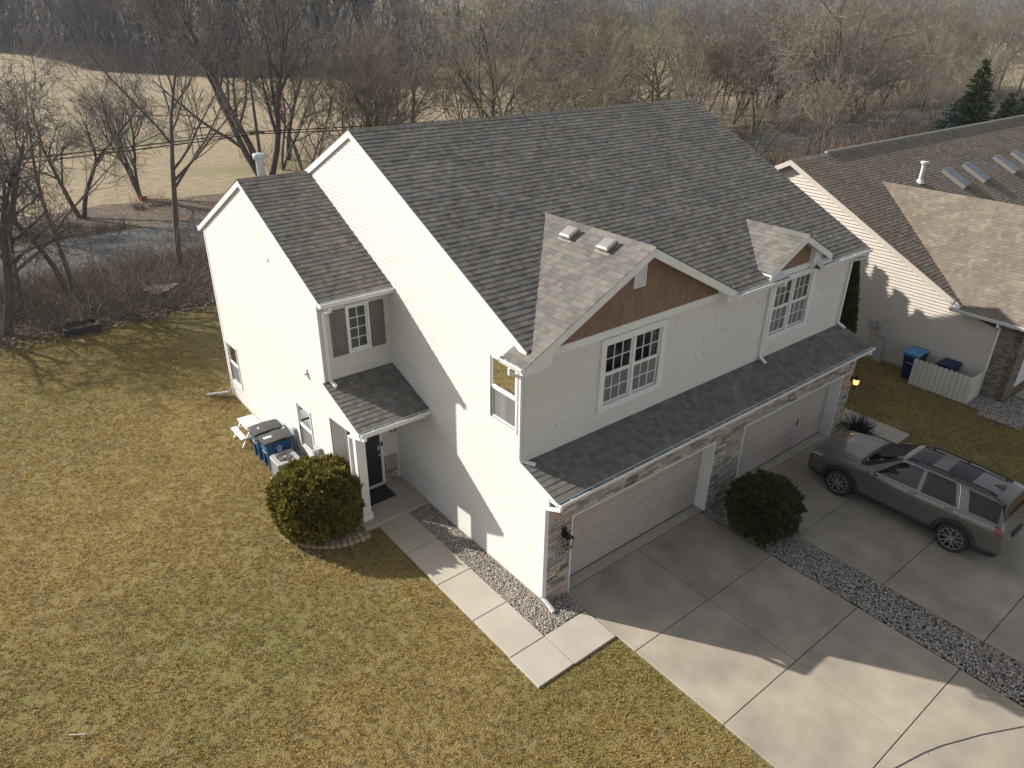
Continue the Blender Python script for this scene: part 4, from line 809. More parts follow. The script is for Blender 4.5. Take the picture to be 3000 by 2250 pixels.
# boxes on the duplex side wall
r=empty('electric_meter',(XW-.06,7.02,1.15),label='grey round electric meter on the white side wall beside the bush',cat='meter')
MB().box((-.09,-.13,-.22),(.045,.13,.22)).obj('case',METER,r); MB().lathe([(.0,-.17),(.07,-.165),(.08,-.09)],(0,0,.10),16,0).obj('dial',GALV,r); MB().bar((0,0,-.22),(0,0,-1.1),.04).obj('conduit',METER,r)
r=empty('utility_box',(XW-.06,6.78,.82),label='white utility box under the round meter behind the bush',cat='utility box'); MB().box((-.11,-.17,-.25),(.045,.17,.25)).obj('case',WHITE,r); MB().box((-.125,-.15,-.2),(-.11,.15,.1)).obj('cover',PLASGREY,r)
r=empty('utility_box',(XW-.05,8.62,1.06),label='small grey disconnect box beside the lower window',cat='utility box'); MB().box((-.06,-.07,-.14),(.035,.07,.14)).obj('case',PLASGREY,r); MB().tube([(-.02,0,-.14),(-.03,.02,-.6),(-.1,-.1,-.78),(-.35,-.2,-.7)],.014,6).obj('conduit',METER,r)
# air conditioner
ac=empty('air_conditioner',(-2.52,8.03,0),label='grey air conditioning unit beside the blue bins',cat='air conditioner')
ACG=mat('ac_grey',(.17,.165,.155),.5,.06,3); ACT=mat('ac_top',(.33,.33,.32),.45,.06,3)
MB().box((-.38,-.36,-.08),(.38,.36,.05)).obj('pad',CONC2,ac)
def rrect(hx,hy,r_,n_=4):
    pts=[]
    for cx,cy,a0 in ((hx-r_,hy-r_,0),(-hx+r_,hy-r_,90),(-hx+r_,-hy+r_,180),(hx-r_,-hy+r_,270)):
        for i in range(n_+1): t=math.radians(a0+90*i/n_); pts.append((cx+r_*math.cos(t),cy+r_*math.sin(t)))
    return pts
rp=rrect(.31,.31,.08); k=len(rp); mb=MB(); mb.add([(x,y,.05) for x,y in rp]+[(x,y,.70) for x,y in rp],[(i,(i+1)%k,(i+1)%k+k,i+k) for i in range(k)]); mb.obj('case',mat('ac_inner',(.06,.06,.06),.7,.1,3),ac)
for i in range(26):
    z=.07+i*.0245; a=rrect(.322,.322,.085); b=rrect(.316,.316,.083); mb=MB(); mb.add([(x,y,z) for x,y in a]+[(x,y,z+.014) for x,y in b],[(j,(j+1)%k,(j+1)%k+k,j+k) for j in range(k)]); mb.obj('louvre',ACG,ac)
for sx,sy in ((1,1),(1,-1),(-1,1),(-1,-1)): MB().box((sx*.25,sy*.325,.05),(sx*.31,sy*.30,.70)).box((sx*.325,sy*.25,.05),(sx*.30,sy*.31,.70)).obj('corner_post',ACG,ac)
t0=rrect(.33,.33,.09); t1=rrect(.335,.335,.09); ti=[(.25*math.cos(math.atan2(y,x)),.25*math.sin(math.atan2(y,x))) for x,y in t0]
MB().add([(x,y,.69) for x,y in t1]+[(x,y,.745) for x,y in t1]+[(x*.95,y*.95,.765) for x,y in t1]+[(x,y,.765) for x,y in ti]+[(x,y,.70) for x,y in ti],[(l*k+i,l*k+(i+1)%k,(l+1)*k+(i+1)%k,(l+1)*k+i) for l in range(4) for i in range(k)]).obj('top_cover',ACT,ac)
MB().lathe([(.25,.64),(.0,.64)],(0,0,0),24,cap=False).obj('well',mat('ac_well',(.05,.05,.05),.8,.1,3),ac,fixn=False)
for i in range(4):
    t=i*math.pi/2+.4; MB().add([(.05*math.cos(t),.05*math.sin(t),.66),(.22*math.cos(t-.3),.22*math.sin(t-.3),.65),(.22*math.cos(t+.35),.22*math.sin(t+.35),.69)],[(0,1,2)]).obj('fan_blade',PLASGREY,ac)
gd=MB()
for rr in (.06,.1,.14,.18,.22): gd.tube([(rr*math.cos(a),rr*math.sin(a),.772) for a in np.linspace(0,2*math.pi,25)],.004,4,False)
for i in range(8): t=i*math.pi/4; gd.bar((0,0,.775),(.255*math.cos(t),.255*math.sin(t),.768),.007)
gd.lathe([(.045,.77),(.045,.785),(.0,.79)],(0,0,0),12); gd.obj('fan_guard',ACT,ac)
# small picnic table
pt=empty('picnic_table',(-2.44,10.83,0),label='small white picnic table beside the blue bins',cat='table')
TB=mat('table_white',(.74,.72,.70),.6,.06,4)
o=MB().box((-.26,-.44,.52),(.24,.44,.555)).obj('table_top',TB,pt); bevel(o,.02,2)
for x in (-.40,.36):
    if x<0: o=MB().box((x-.09,-.44,.285),(x+.09,.44,.315)).obj('bench',TB,pt); bevel(o,.015,2)
for y in (-.36,.36):
    MB().bar((-.14,y,.52),(-.46,y,-.02),.045,.03).obj('leg',TB,pt); MB().bar((.14,y,.52),(.40,y,-.02),.045,.03).obj('leg',TB,pt); MB().bar((-.46,y,.275),(.36,y,.275),.03,.045).obj('crossbar',TB,pt)
# cleanout pipe
r=empty('cleanout_pipe',(5.74,-.62,-.03),label='short pale green drain pipe with white cap in the pebbles',cat='pipe')
MB().lathe([(.055,0),(.055,.26)],(0,0,0),14).obj('pipe',mat('pipe_green',(.20,.38,.33),.5,.08,5),r,smooth=True,angle=40); MB().lathe([(.064,.24),(.064,.30),(.05,.305),(.048,.285),(0,.285)],(0,0,0),14).obj('cap',WHITE,r,smooth=True,angle=40)
# curved stone edging and bed round the near bush
BC=(-2.12,5.98); ER=1.46
ed=empty('edging_border',(BC[0],BC[1],0),label='curved row of tan paving blocks round the shrub bed',cat='edging')
EDM=mat('edging_tan',(.40,.30,.21),.85,.12,9,bump=.3,bscale=60,objrand=.16)
blk=MB().prism([(-.052,-.13),(.052,-.13),(.064,.10),(-.064,.10)],2,-.05,.05).mesh('block',EDM)
na=22
for i in range(na):
    t=math.radians(157+i*(275-157)/(na-1)); o=link(bpy.data.objects.new('block',blk)); o.parent=ed; o.location=(ER*math.cos(t),ER*math.sin(t)*1.0,.028+random.uniform(-.006,.008)); o.rotation_euler=(random.uniform(-.03,.03),random.uniform(-.03,.03),t-math.pi/2+random.uniform(-.04,.04))
bedpts=[(BC[0]+1.36*math.cos(math.radians(a)),BC[1]+1.36*math.sin(math.radians(a))) for a in range(150,281,8)]
sheet('gravel_bed',bedpts+[(-1.93,4.69),(-1.93,6.6)],-.012,BED,label='dark soil of the shrub bed',cat='ground')
pebbles('gravel',[((-3.5,4.6,-1.92,6.6),3.2)],1500,.017,.0,[(.52,.49,.46),(.40,.36,.33),(.60,.58,.55),(.30,.25,.22),(.48,.40,.34)],'white pebbles in the shrub bed',inside=lambda x,y:(np.hypot(x-BC[0],y-BC[1])<1.34))
# neighbour pebble bed
npoly=[(17.45,-1.75),(18.6,-1.72),(18.6,-2.45),(19.4,-2.5),(19.4,-3.7),(17.1,-3.7),(16.95,-3.1),(17.15,-2.3)]
sheet('gravel_bed',npoly,-.01,BED,label='dark soil of the neighbour pebble bed',cat='ground')
pebbles('gravel',[((17.0,-3.6,19.3,-1.75),3.2)],1500,.018,.0,PAL,'grey pebbles at the foot of the neighbour brick corner',inside=lambda x,y:((x<18.58)|(y<-2.5))&(x>16.98+.0*y)&~((x<17.4)&(y>-2.3)))
# ------------------------------------------------------------------ parked car
PAINT=mat('car_paint',(.135,.125,.113),.34,.03,2,metal=.4,coat=.9); CLAD=mat('car_cladding',(.025,.025,.025),.6,.08,6); TYRE=mat('tyre',(.02,.02,.02),.85,.08,8); CHROME=mat('car_chrome',(.6,.6,.6),.18,.02,2,metal=1); CGLASS=mat('car_glass',(.008,.009,.009),.03,.02,2,spec=.5); PRIV=mat('privacy_glass',(.014,.014,.014),.07,.02,2,spec=.35); REDL=mat('tail_red',(.16,.008,.008),.15,.05,5,coat=.8); LAMPC=mat('headlamp',(.16,.17,.18),.08,.05,5,coat=1); RIMM=mat('rim_silver',(.55,.54,.52),.28,.03,3,metal=.9); RIMD=mat('rim_dark',(.03,.03,.03),.4,.03,3)
car=empty('parked_car',(9.97,-3.275,0),math.pi/2,label='grey family car parked on the driveway facing the right garage',cat='car')
#        x     k    zbot  zb    zt    yt
ST=[( 2.53,.66,.42, .66, .70,.44),( 2.50,.78,.36, .86, .90,.56),( 2.42,.87,.32, .98,1.02,.64),( 2.20,.94,.30,1.04,1.09,.70),( 1.80,.985,.30,1.09,1.15,.745),( 1.30,1.0,.30,1.12,1.20,.765),( 1.02,1.0,.30,1.135,1.235,.77),( .62,1.0,.30,1.145,1.46,.70),( .22,1.0,.30,1.155,1.675,.625),(-.2,1.0,.30,1.16,1.73,.63),(-.9,1.0,.30,1.175,1.745,.625),(-1.6,1.0,.30,1.195,1.725,.61),(-2.14,.985,.31,1.205,1.69,.60),(-2.30,.97,.33,1.19,1.48,.63),(-2.40,.94,.36,1.10,1.20,.68),(-2.46,.90,.40,.92,.96,.68),(-2.49,.85,.44,.72,.76,.64)]
ST=np.array(ST)
def cat_rom(A,n):
    out=[]; m=len(A)
    for i in range(m-1):
        p0,p1,p2,p3=A[max(i-1,0)],A[i],A[i+1],A[min(i+2,m-1)]
        for j in range(n):
            t=j/n; out.append(p1+(p2-p1)*(3*t*t-2*t**3) if False else .5*((2*p1)+(-p0+p2)*t+(2*p0-5*p1+4*p2-p3)*t*t+(-p0+3*p1-3*p2+p3)*t**3))
    out.append(A[-1]); return np.array(out)
NS=7; SS=cat_rom(ST,NS)
def section(s):
    x,k,zb0,zb,zt,yt=s; Wd=.985*k; h=zb-zb0
    pts=np.array([(Wd*.90,zb0),(Wd*.955,zb0+.05),(Wd*.975,zb0+h*.22),(Wd*.985,zb0+h*.45),(Wd*1.0,zb0+h*.66),(Wd*.985,zb0+h*.84),(Wd*.945,zb0+h*.96),(Wd*.915,zb),(yt+.75*(Wd*.90-yt),zb+(zt-zb)*.22),(yt+.40*(Wd*.90-yt),zb+(zt-zb)*.56),(yt+.13*(Wd*.90-yt),zb+(zt-zb)*.82),(yt*.965,zb+(zt-zb)*.915),(yt*.80,zb+(zt-zb)*.965),(yt*.45,zt-.004),(0,zt)])
    return cat_rom(pts,3)
SEC=np.array([section(s) for s in SS]); NP_=SEC.shape[1]   # (ns,np,2)
XS=SS[:,0]
def car_vert(i,j,side): return (XS[i],side*SEC[i,j,0],SEC[i,j,1])
WR=.39; WX=(1.475,-1.485); AR=.47
def make_body():
    mb=MB(); ns=len(XS); vid={}
    for side in (1,-1):
        for i in range(ns):
            for j in range(NP_):
                if j==NP_-1 and side==-1: vid[(i,j,-1)]=vid[(i,j,1)]; continue
                vid[(i,j,side)]=len(mb.v); mb.v.append(car_vert(i,j,side))
    for side in (1,-1):
        for i in range(ns-1):
            for j in range(NP_-1):
                x=(XS[i]+XS[i+1])/2; z=(SEC[i,j,1]+SEC[i+1,j+1,1])/2
                if any(math.hypot(x-w,z-WR)<AR for w in WX) and j<18: continue
                f=(vid[(i,j,side)],vid[(i+1,j,side)],vid[(i+1,j+1,side)],vid[(i,j+1,side)]); mb.f.append(f if side==1 else f[::-1])
    for i in (0,ns-1):
        L=[vid[(i,j,1)] for j in range(NP_)]+[vid[(i,j,-1)] for j in range(NP_-2,-1,-1)]; mb.f.append(tuple(L))
    # floor
    for i in range(ns-1): mb.f.append((vid[(i,0,-1)],vid[(i+1,0,-1)],vid[(i+1,0,1)],vid[(i,0,1)]))
    return mb.obj('body',PAINT,car,smooth=True,angle=38)
body=make_body()
NRM={}
def surf(x,t,side,off=.006):
    """point on the body at length x and section parameter t (index into the section), pushed outward"""
    i=int(np.clip(np.searchsorted(-XS,-x)-1,0,len(XS)-2)); fx=(XS[i]-x)/(XS[i]-XS[i+1]); 
    def at(i,t):
        j=int(np.clip(math.floor(t),0,NP_-2)); f=t-j; return SEC[i,j]*(1-f)+SEC[i,j+1]*f
    p=at(i,t)*(1-fx)+at(i+1,t)*fx; q=at(i,min(t+.5,NP_-1))*(1-fx)+at(i+1,min(t+.5,NP_-1))*fx; r=at(i,max(t-.5,0))*(1-fx)+at(i+1,max(t-.5,0))*fx
    tx=at(i+1,t)-at(i,t); a=Vector((XS[i+1]-XS[i],tx[0],tx[1])); b=Vector((0,q[0]-r[0],q[1]-r[1])); n=a.cross(b); n=n.normalized() if n.length>1e-9 else Vector((0,0,1))
    if n.dot(Vector((0,p[0],p[1]-.6)))<0: n=-n
    if abs(p[0])<1e-4: n=Vector((n.x,0,n.z)).normalized()
    v=Vector((x,p[0],p[1]))+n*off; return (v.x,side*v.y,v.z)
def patch(name,m,outline,side,nu=10,nv=6,off=.006,par=None):
    """outline: (x_a(t), x_b(t)) callables over t range -> surface patch"""
    t0,t1,xa,xb=outline; mb=MB(); vs=[]
    for j in range(nv+1):
        t=t0+(t1-t0)*j/nv; a,b=xa(j/nv),xb(j/nv)
        for i in range(nu+1): vs.append(surf(a+(b-a)*i/nu,t,side,off))
    mb.add(vs,[(j*(nu+1)+i,j*(nu+1)+i+1,(j+1)*(nu+1)+i+1,(j+1)*(nu+1)+i) for j in range(nv) for i in range(nu)]); return mb.obj(name,m,par or car,smooth=True,fixn=True)
lin=lambda a,b:(lambda f:a+(b-a)*f)
TB_=21.6; TT=31.6
for s in (1,-1):
    patch('window',CGLASS,(TB_,TT,lin(.72,.12),lin(-.40,-.36)),s,12,6)
    patch('window',PRIV,(TB_,TT,lin(-.50,-.46),lin(-1.34,-1.10)),s,12,6)
    patch('window',PRIV,(TB_+.6,TT-.8,lin(-1.62,-1.42),lin(-2.26,-2.16)),s,8,6)
    tr=MB(); tr.tube([surf(.80+(-1.42-.80)*i/20,TB_-.35,s,.008) for i in range(21)],.009,5); tr.tube([surf(.16+(-1.18-.16)*i/16,TT+.35,s,.006) for i in range(17)],.007,5); tr.tube([surf(-1.42+.22*i/8,TB_-.35+(TT+.7-TB_)*i/8,s,.007) for i in range(9)],.008,5); tr.obj('window_trim',CHROME,car)
    for xd in (.86,-.44,-1.42): MB().tube([surf(xd-(.10 if xd<-1 else 0)*abs(t-12)/12,t,s,.0005) for t in np.linspace(3,TB_-1,14)],.004,4).obj('door_seam',BLACK,car)
    for xh in (-.24,-1.12): MB().bar(surf(xh,16.6,s,.035),surf(xh-.22,16.7,s,.035),.028,.022).bar(surf(xh,16.6,s,.0),surf(xh,16.6,s,.035),.02).bar(surf(xh-.22,16.7,s,.0),surf(xh-.22,16.7,s,.035),.02).obj('door_handle',CHROME,car)
    # cladding: sill and arches
    patch('sill_cladding',CLAD,(0,5.2,lin(.98,1.0),lin(-.98,-1.0)),s,16,4,.012)
    patch('bumper_cladding',CLAD,(0,5.0,lin(2.50,2.44),lin(1.97,1.97)),s,8,4,.012); patch('bumper_cladding',CLAD,(0,5.6,lin(-1.98,-1.98),lin(-2.47,-2.42)),s,8,4,.012)
    for w in WX:
        mb=MB(); vs=[]; nn=24
        for k in range(nn+1):
            a=math.radians(-14+208*k/nn)
            for rr in (AR-.045,AR+.075):
                x=w+rr*math.cos(a); z=max(WR+rr*math.sin(a),.26); i=int(np.argmin(abs(XS-x))); j=int(np.argmin(abs(SEC[i,:20,1]-z))); vs.append((x,s*(SEC[i,j,0]+.014),z))
            vs.append((w+(AR-.035)*math.cos(a),s*.72,max(WR+(AR-.035)*math.sin(a),.26)))
        mb.add(vs,[(3*k,3*k+3,3*k+4,3*k+1) for k in range(nn)]+[(3*k+2,3*k+5,3*k+3,3*k) for k in range(nn)]).obj('wheel_arch',CLAD,car,fixn=False,smooth=True,angle=40)
        MB().lathe([(.0,0),(.44,0)],(w,s*.70,WR),20,1,cap=False).obj('wheel_well',CLAD,car,fixn=False)
        wh=empty('wheel',(w,s*.985,WR)); wh.parent=car; wh.location=(w,s*.865,WR)
        MB().lathe([(.275,.105),(.31,.118),(.36,.112),(.385,.085),(.392,.0),(.385,-.10),(.30,-.12),(.255,-.10)],(0,0,0),36,1,cap=False).obj('tyre',TYRE,wh,smooth=True,angle=50)
        rim=MB().lathe([(.280,.112),(.267,.116),(.26,.09),(.255,-.05),(.0,-.05)],(0,0,0),36,1,cap=False); rim.obj('rim_barrel',RIMD,wh,smooth=True,angle=40)
        MB().lathe([(.284,.108),(.280,.122),(.262,.122),(.258,.10)],(0,0,0),36,1,cap=False).obj('rim_lip',RIMM,wh,smooth=True,angle=40)
        sp=MB(); o_=s*.112
        for k in range(6):
            a=2*math.pi*k/6+.2
            for da,db in ((-.10,-.30),(.10,.30)):
                sp.bar((.06*math.cos(a+da*2),o_*.86,.06*math.sin(a+da*2)),(.17*math.cos(a+da*1.6),o_*.97,.17*math.sin(a+da*1.6)),.026,.02,up=(0,1,0)); sp.bar((.165*math.cos(a+da*1.6),o_*.97,.165*math.sin(a+da*1.6)),(.268*math.cos(a+db*.95),o_,.268*math.sin(a+db*.95)),.024,.02,up=(0,1,0))
        sp.lathe([(.06,min(o_*.8,o_*.95)),(.06,max(o_*.8,o_*.95)),(.03,max(o_*.8,o_*.98))] if s>0 else [(.06,o_*.8),(.06,o_*.95),(.03,o_*.98)],(0,0,0),14,1); sp.obj('spokes',RIMM,wh)
        MB().lathe([(.24,s*.02),(.05,s*.03)],(0,0,0),24,1,cap=False).obj('brake_disc',mat('brake',(.1,.1,.1),.5,.1,6,metal=.7),wh,fixn=False)
    # mirrors
    m=MB().lathe([(.0,-.11),(.07,-.10),(.095,-.03),(.095,.04),(.06,.07)],(0,0,0),14,0).obj('mirror',PAINT,car,smooth=True,angle=50); m.scale=(.9,1.25,.85); m.location=(.66,s*1.06,1.20); m.rotation_euler=(0,math.pi,0)
    MB().bar((.68,s*.93,1.15),(.67,s*1.0,1.17),.05,.03).obj('mirror_stalk',CLAD,car)
    # headlamp, tail lamp, rails
    patch('headlight',LAMPC,(15.5,20.5,lin(2.47,2.40),lin(2.12,2.06)),s,6,4,.006); MB().tube([surf(2.45-.36*i/8,15.6,s,.012) for i in range(9)],.010,5).obj('light_strip',WPRINT,car)
    patch('tail_light',REDL,(14.5,20.6,lin(-2.26,-2.22),lin(-2.44,-2.40)),s,6,5,.010); patch('fog_light',BLACK,(6,10,lin(2.50,2.49),lin(2.42,2.42)),s,3,3,.008)
    rl=MB(); P=[surf(.12+(-2.0-.12)*i/14,36.2,s,.05 if 0<i<14 else .0) for i in range(15)]; 
    for p_,q_ in zip(P[:-1],P[1:]): rl.bar(p_,q_,.045,.03)
    for x in (-.1,-.95,-1.85): rl.bar(surf(x,36.2,s,-.005),surf(x,36.2,s,.05),.06,.04)
    rl.obj('roof_rail',BLACK,car)
    patch('fuel_door' if s==1 else 'panel_line',PAINT,(15.0,18.3,lin(-1.86,-1.86),lin(-2.04,-2.04)),s,3,3,.004)
    MB().box((.52,0,0),(.70,.004,.018)).obj('badge',CHROME,car).location=surf(.0,12.5,s,.002)
# windscreens and roof glass across the car
def across(name,m,xa,xb,ta,tb=None,off=.006,nu=8,nv=14,par=None):
    mb=MB(); vs=[]
    for i in range(nu+1):
        f=i/nu; t=ta+((tb if tb is not None else ta)-ta)*f; half=[(tt,1) for tt in np.linspace(t,NP_-1,nv//2+1)]; row=half+[(tt,-1) for tt in np.linspace(NP_-1,t,nv//2+1)[1:]]
        for k,(tt,s) in enumerate(row):
            c=abs(k/(len(row)-1)-.5)*2; x0=xa(c) if callable(xa) else xa; x1=xb(c) if callable(xb) else xb
            vs.append(surf(x0+(x1-x0)*f,tt,s,off))
    w=len(row); mb.add(vs,[(i*w+k,i*w+k+1,(i+1)*w+k+1,(i+1)*w+k) for i in range(nu) for k in range(w-1)]); return mb.obj(name,m,par or car,smooth=True)
across('windscreen',CGLASS,lambda c:1.06-.10*c*c,lambda c:.26-.06*c*c,25.6,33)
across('cowl',BLACK,lambda c:1.16-.12*c*c,lambda c:1.07-.10*c*c,25.2,25.2,.004,2)
across('rear_window',CGLASS,-2.17,-2.35,29.5,26.5,.006)
across('spoiler',PAINT,-1.98,-2.19,33.5,32.5,.022,4)
across('sunroof',PRIV,.10,-.42,37.2,37.2,.005); across('sunroof',PRIV,-.78,-1.36,37.2,37.2,.005); across('roof_trim',mat('roof_matte',(.17,.165,.155),.45,.03,3,metal=.3),-.43,-.77,37.2,37.2,.004)
for s in (1,-1): MB().tube([surf(2.38-1.25*i/10,35.0,s,.002) for i in range(11)],.007,4).obj('bonnet_crease',PAINT,car)
g=MB().box((2.44,-.50,.62),(2.53,.50,.88)).obj('grille',BLACK,car); MB().box((2.525,-.14,.72),(2.54,.14,.79)).obj('badge',CHROME,car); MB().box((2.50,-.52,.88),(2.525,.52,.90)).obj('grille_bar',CHROME,g)
MB().add([(-1.74,-.03,1.735),(-1.74,.03,1.735),(-1.98,.012,1.83),(-1.98,-.012,1.83),(-2.0,-.02,1.70),(-2.0,.02,1.70)],[(0,1,2,3),(3,2,5,4),(0,3,4),(1,5,2)]).obj('antenna_fin',PAINT,car)
MB().bar((-2.47,-.25,1.03),(-2.38,.1,1.22),.02).obj('rear_wiper',BLACK,car)
MB().box((-2.52,-.28,.74),(-2.46,.28,.86)).obj('plate_recess',CLAD,car)
# ------------------------------------------------------------------ vegetation
BARK=mat('bark_grey',(0,0,0),.9,.2,6,attr=True,spec=.2); 
class Wood:
    """collects tapered branch tubes as numpy arrays"""
    def __init__(s): s.V=[]; s.F=[]; s.C=[]; s.n=0
    def tube(s,pts,rad,k,col):
        pts=np.asarray(pts,float); m=len(pts); d=np.gradient(pts,axis=0); d/=np.linalg.norm(d,axis=1,keepdims=True)+1e-9
        ref=np.array([.31,.77,.55]); a=np.cross(d,ref); a/=np.linalg.norm(a,axis=1,keepdims=True)+1e-9; b=np.cross(d,a)
        t=np.arange(k)*2*np.pi/k; ring=(a[:,None]*np.cos(t)[None,:,None]+b[:,None]*np.sin(t)[None,:,None])*np.asarray(rad)[:,None,None]
        V=(pts[:,None]+ring).reshape(-1,3); i=np.arange(m-1)[:,None]*k; j=np.arange(k)[None]; j2=(j+1)%k
        f=np.stack([i+j,i+j2,i+k+j2,i+k+j],-1).reshape(-1,4)+s.n
        s.V.append(V); s.F.append(f); s.C.append(np.repeat(np.asarray(col)[None],len(V),0)); s.n+=len(V)
    def mesh(s,name): 
        f=np.concatenate(s.F); return me_np(name,np.concatenate(s.V),f.ravel(),np.full(len(f),4),BARK,np.concatenate(s.C),smooth=True)
def perp(d,rng):
    v=rng.normal(size=3); v-=d*v.dot(d); return v/(np.linalg.norm(v)+1e-9)
def curve(p,d,L,n,rng,wig,up):
    pts=[p]; 
    for i in range(n):
        d=d+perp(d,rng)*wig*rng.random()+np.array([0,0,up]); d=d/np.linalg.norm(d); pts.append(pts[-1]+d*L/n)
    return np.array(pts),d
def gen_tree(seed,H,r0,stems=1,limbs=9,fork=.35,spread=.75,twigs=(6,6,5),wig=.22,up=.05,lean=(0,0),barkc=(.15,.13,.11),twigc=(.20,.175,.15),tw=.009,droop=0.0,depth=4):
    rng=np.random.default_rng(seed); T=Wood(); Cn=Wood()
    def kids(pts,rad,L,level,n,spr,lo):
        for k in range(n):
            f=lo+(1-lo)*(k+rng.random())/n; i=min(int(f*(len(pts)-1)),len(pts)-2); fr=f*(len(pts)-1)-i; p=pts[i]*(1-fr)+pts[i+1]*fr; d=pts[i+1]-pts[i]; d/=np.linalg.norm(d)+1e-9
            r=(rad[i]*(1-fr)+rad[i+1]*fr)*(.62 if level<3 else .6); q=perp(d,rng); dd=d*(1-spr*.75)+q*spr; dd[2]+=.12-droop*level*.12; dd/=np.linalg.norm(dd)
            l=L*(.42+.33*rng.random())*(1.15-.55*f); branch(p,dd,l,r,level)
    def branch(p,d,L,r,level):
        n=(9,6,4,3,2)[min(level,4)]; pts,_=curve(p,d,L,n,rng,wig*(1+.25*level),up if level<3 else up*.5-droop*.1)
        tip=max(r*.30,tw*.6); rad=np.linspace(max(r,tw),tip,n+1); k=(8,6,4,3,3)[min(level,4)]
        g=.9+.25*rng.random(); c=np.array(barkc)*g if level<2 else np.array(twigc)*g
        (T if level<2 else Cn).tube(pts,rad,k,c)
        if level<depth:
            nn=(limbs,)+tuple(twigs); m=nn[min(level,len(nn)-1)]; m=max(2,int(round(m*(.75+.5*rng.random())))); kids(pts,rad,L,level+1,m,spread*(.8+.4*rng.random()),fork if level==0 else .22)
    for s_ in range(stems):
        a=rng.random()*6.28; tilt=.0 if stems==1 else .18+.22*rng.random(); d=np.array([math.cos(a)*tilt+lean[0],math.sin(a)*tilt+lean[1],1.]); d/=np.linalg.norm(d)
        branch(np.array([math.cos(a)*.12*(stems>1),math.sin(a)*.12*(stems>1),-.12]),d,H*(.92 if stems==1 else .8+.25*rng.random()),r0*(1 if stems==1 else .75),0)
    return T.mesh('trunk'),Cn.mesh('crown')
def place_tree(name,meshes,loc,rz,sc,label,group,cat='tree'):
    r=empty(name,loc,rz,label=label,cat=cat,group=group); r.scale=(sc,sc,sc)
    for nm_,m in zip(('trunk','crown'),meshes):
        o=link(bpy.data.objects.new(nm_,m)); o.parent=r
    return r
NEARB=(.115,.10,.088); NEART=(.19,.165,.145)
# named trees standing between lawn and road and just beyond it
tA=gen_tree(3,10.2,.17,1,10,.40,.5,(6,5,4),.14,.06,lean=(.03,-.03),barkc=NEARB,twigc=NEART,tw=.011)
place_tree('bare_tree',tA,(.75,28.4,0),.6,1.0,'slim bare tree with upswept branches beside the wing of the duplex',None)
tB=gen_tree(5,8.5,.17,2,7,.25,.55,(6,6,4),.2,.05,lean=(-.25,0),barkc=NEARB,twigc=NEART,tw=.010)
place_tree('bare_tree',tB,(-4.4,27.4,0),-.3,1.0,'leaning bare tree tangled with brush behind the lawn corner',None)
tC=gen_tree(8,6.8,.19,1,6,.28,.85,(6,5,4),.3,.0,barkc=(.10,.088,.075),twigc=NEART,tw=.011)
place_tree('bare_tree',tC,(-7.2,24.3,0),2.2,1.0,'crooked forked bare tree at the lawn edge beside the timber box',None)
tD=gen_tree(9,9.5,.24,2,9,.3,.75,(7,6,4),.25,.03,barkc=NEARB,twigc=NEART,tw=.012)
place_tree('bare_tree',tD,(-.9,42.6,0),.3,.85,'thick trunked bare tree wrapped in vines beyond the road',None)
tE=gen_tree(12,13.5,.34,3,9,.25,.55,(6,5,4),.2,.04,barkc=NEARB,twigc=(.18,.16,.145),tw=.015)
place_tree('bare_tree',tE,(11.8,44.5,0),.9,1.0,'big spreading bare tree beyond the road behind the wing roof',None)
tF=gen_tree(14,13.0,.32,5,8,.22,.8,(6,6,4),.24,.03,barkc=(.13,.11,.085),twigc=(.25,.215,.165),tw=.014)
place_tree('bare_tree',tF,(63.0,35.0-4.5,0),.4,1.0,'broad many stemmed bare tree behind the gap between the two houses',None)
place_tree('bare_tree',tE,(3.4,46.0,0),2.6,.52,'small bare tree at the field edge behind the slim tree',None)
place_tree('bare_tree',tC,(-10.5,28.0,0),4.0,1.1,'gnarled bare tree in the brush at the lawn corner',None)
place_tree('bare_tree',tB,(-8.0,29.5,0),.4,1.0,'leaning bare tree in brush close to the road',None)
place_tree('bare_tree',tC,(-6.2,28.6,0),.9,1.15,'twisted bare tree among brush halfway to the road',None)
place_tree('bare_tree',tB,(-6.6,26.0,0),5.2,.8,'thin bare tree rising from the brush behind the timber box',None)
place_tree('bare_tree',tD,(-5.6,41.5,0),2.2,.75,'vine hung bare tree on the far verge of the road',None)
# thicket beyond the road
TH=[gen_tree(31,10.5,.17,2,8,.2,.62,(6,5,4),.22,.03,barkc=(.115,.10,.085),twigc=(.19,.165,.132),tw=.014),gen_tree(32,11.0,.20,1,10,.22,.68,(6,5,4),.26,.02,barkc=(.10,.088,.075),twigc=(.26,.23,.14),tw=.014),gen_tree(33,9.5,.13,4,6,.18,.55,(5,5,4),.22,.04,barkc=(.15,.13,.105),twigc=(.215,.185,.142),tw=.014),gen_tree(34,12.0,.22,1,10,.3,.55,(6,5,4),.2,.05,barkc=(.085,.075,.068),twigc=(.17,.155,.138),tw=.015),gen_tree(35,8.5,.12,5,6,.15,.55,(5,5,4),.24,.05,barkc=(.16,.125,.10),twigc=(.205,.16,.125),tw=.013),gen_tree(36,11.5,.21,2,9,.22,.75,(6,6,4),.3,.0,barkc=(.12,.105,.083),twigc=(.185,.16,.122),tw=.014)]
trng=np.random.default_rng(77)
def scatter(x0,x1,y0,y1,step,n_max,f):
    out=[]
    for x in np.arange(x0,x1,step):
        for y in np.arange(y0,y1,step):
            out.append((x+trng.uniform(-.45,.45)*step,y+trng.uniform(-.45,.45)*step))
    trng.shuffle(out); return out[:n_max]
pts=[p for p in scatter(16,150,40,57,5.2,400,None)]
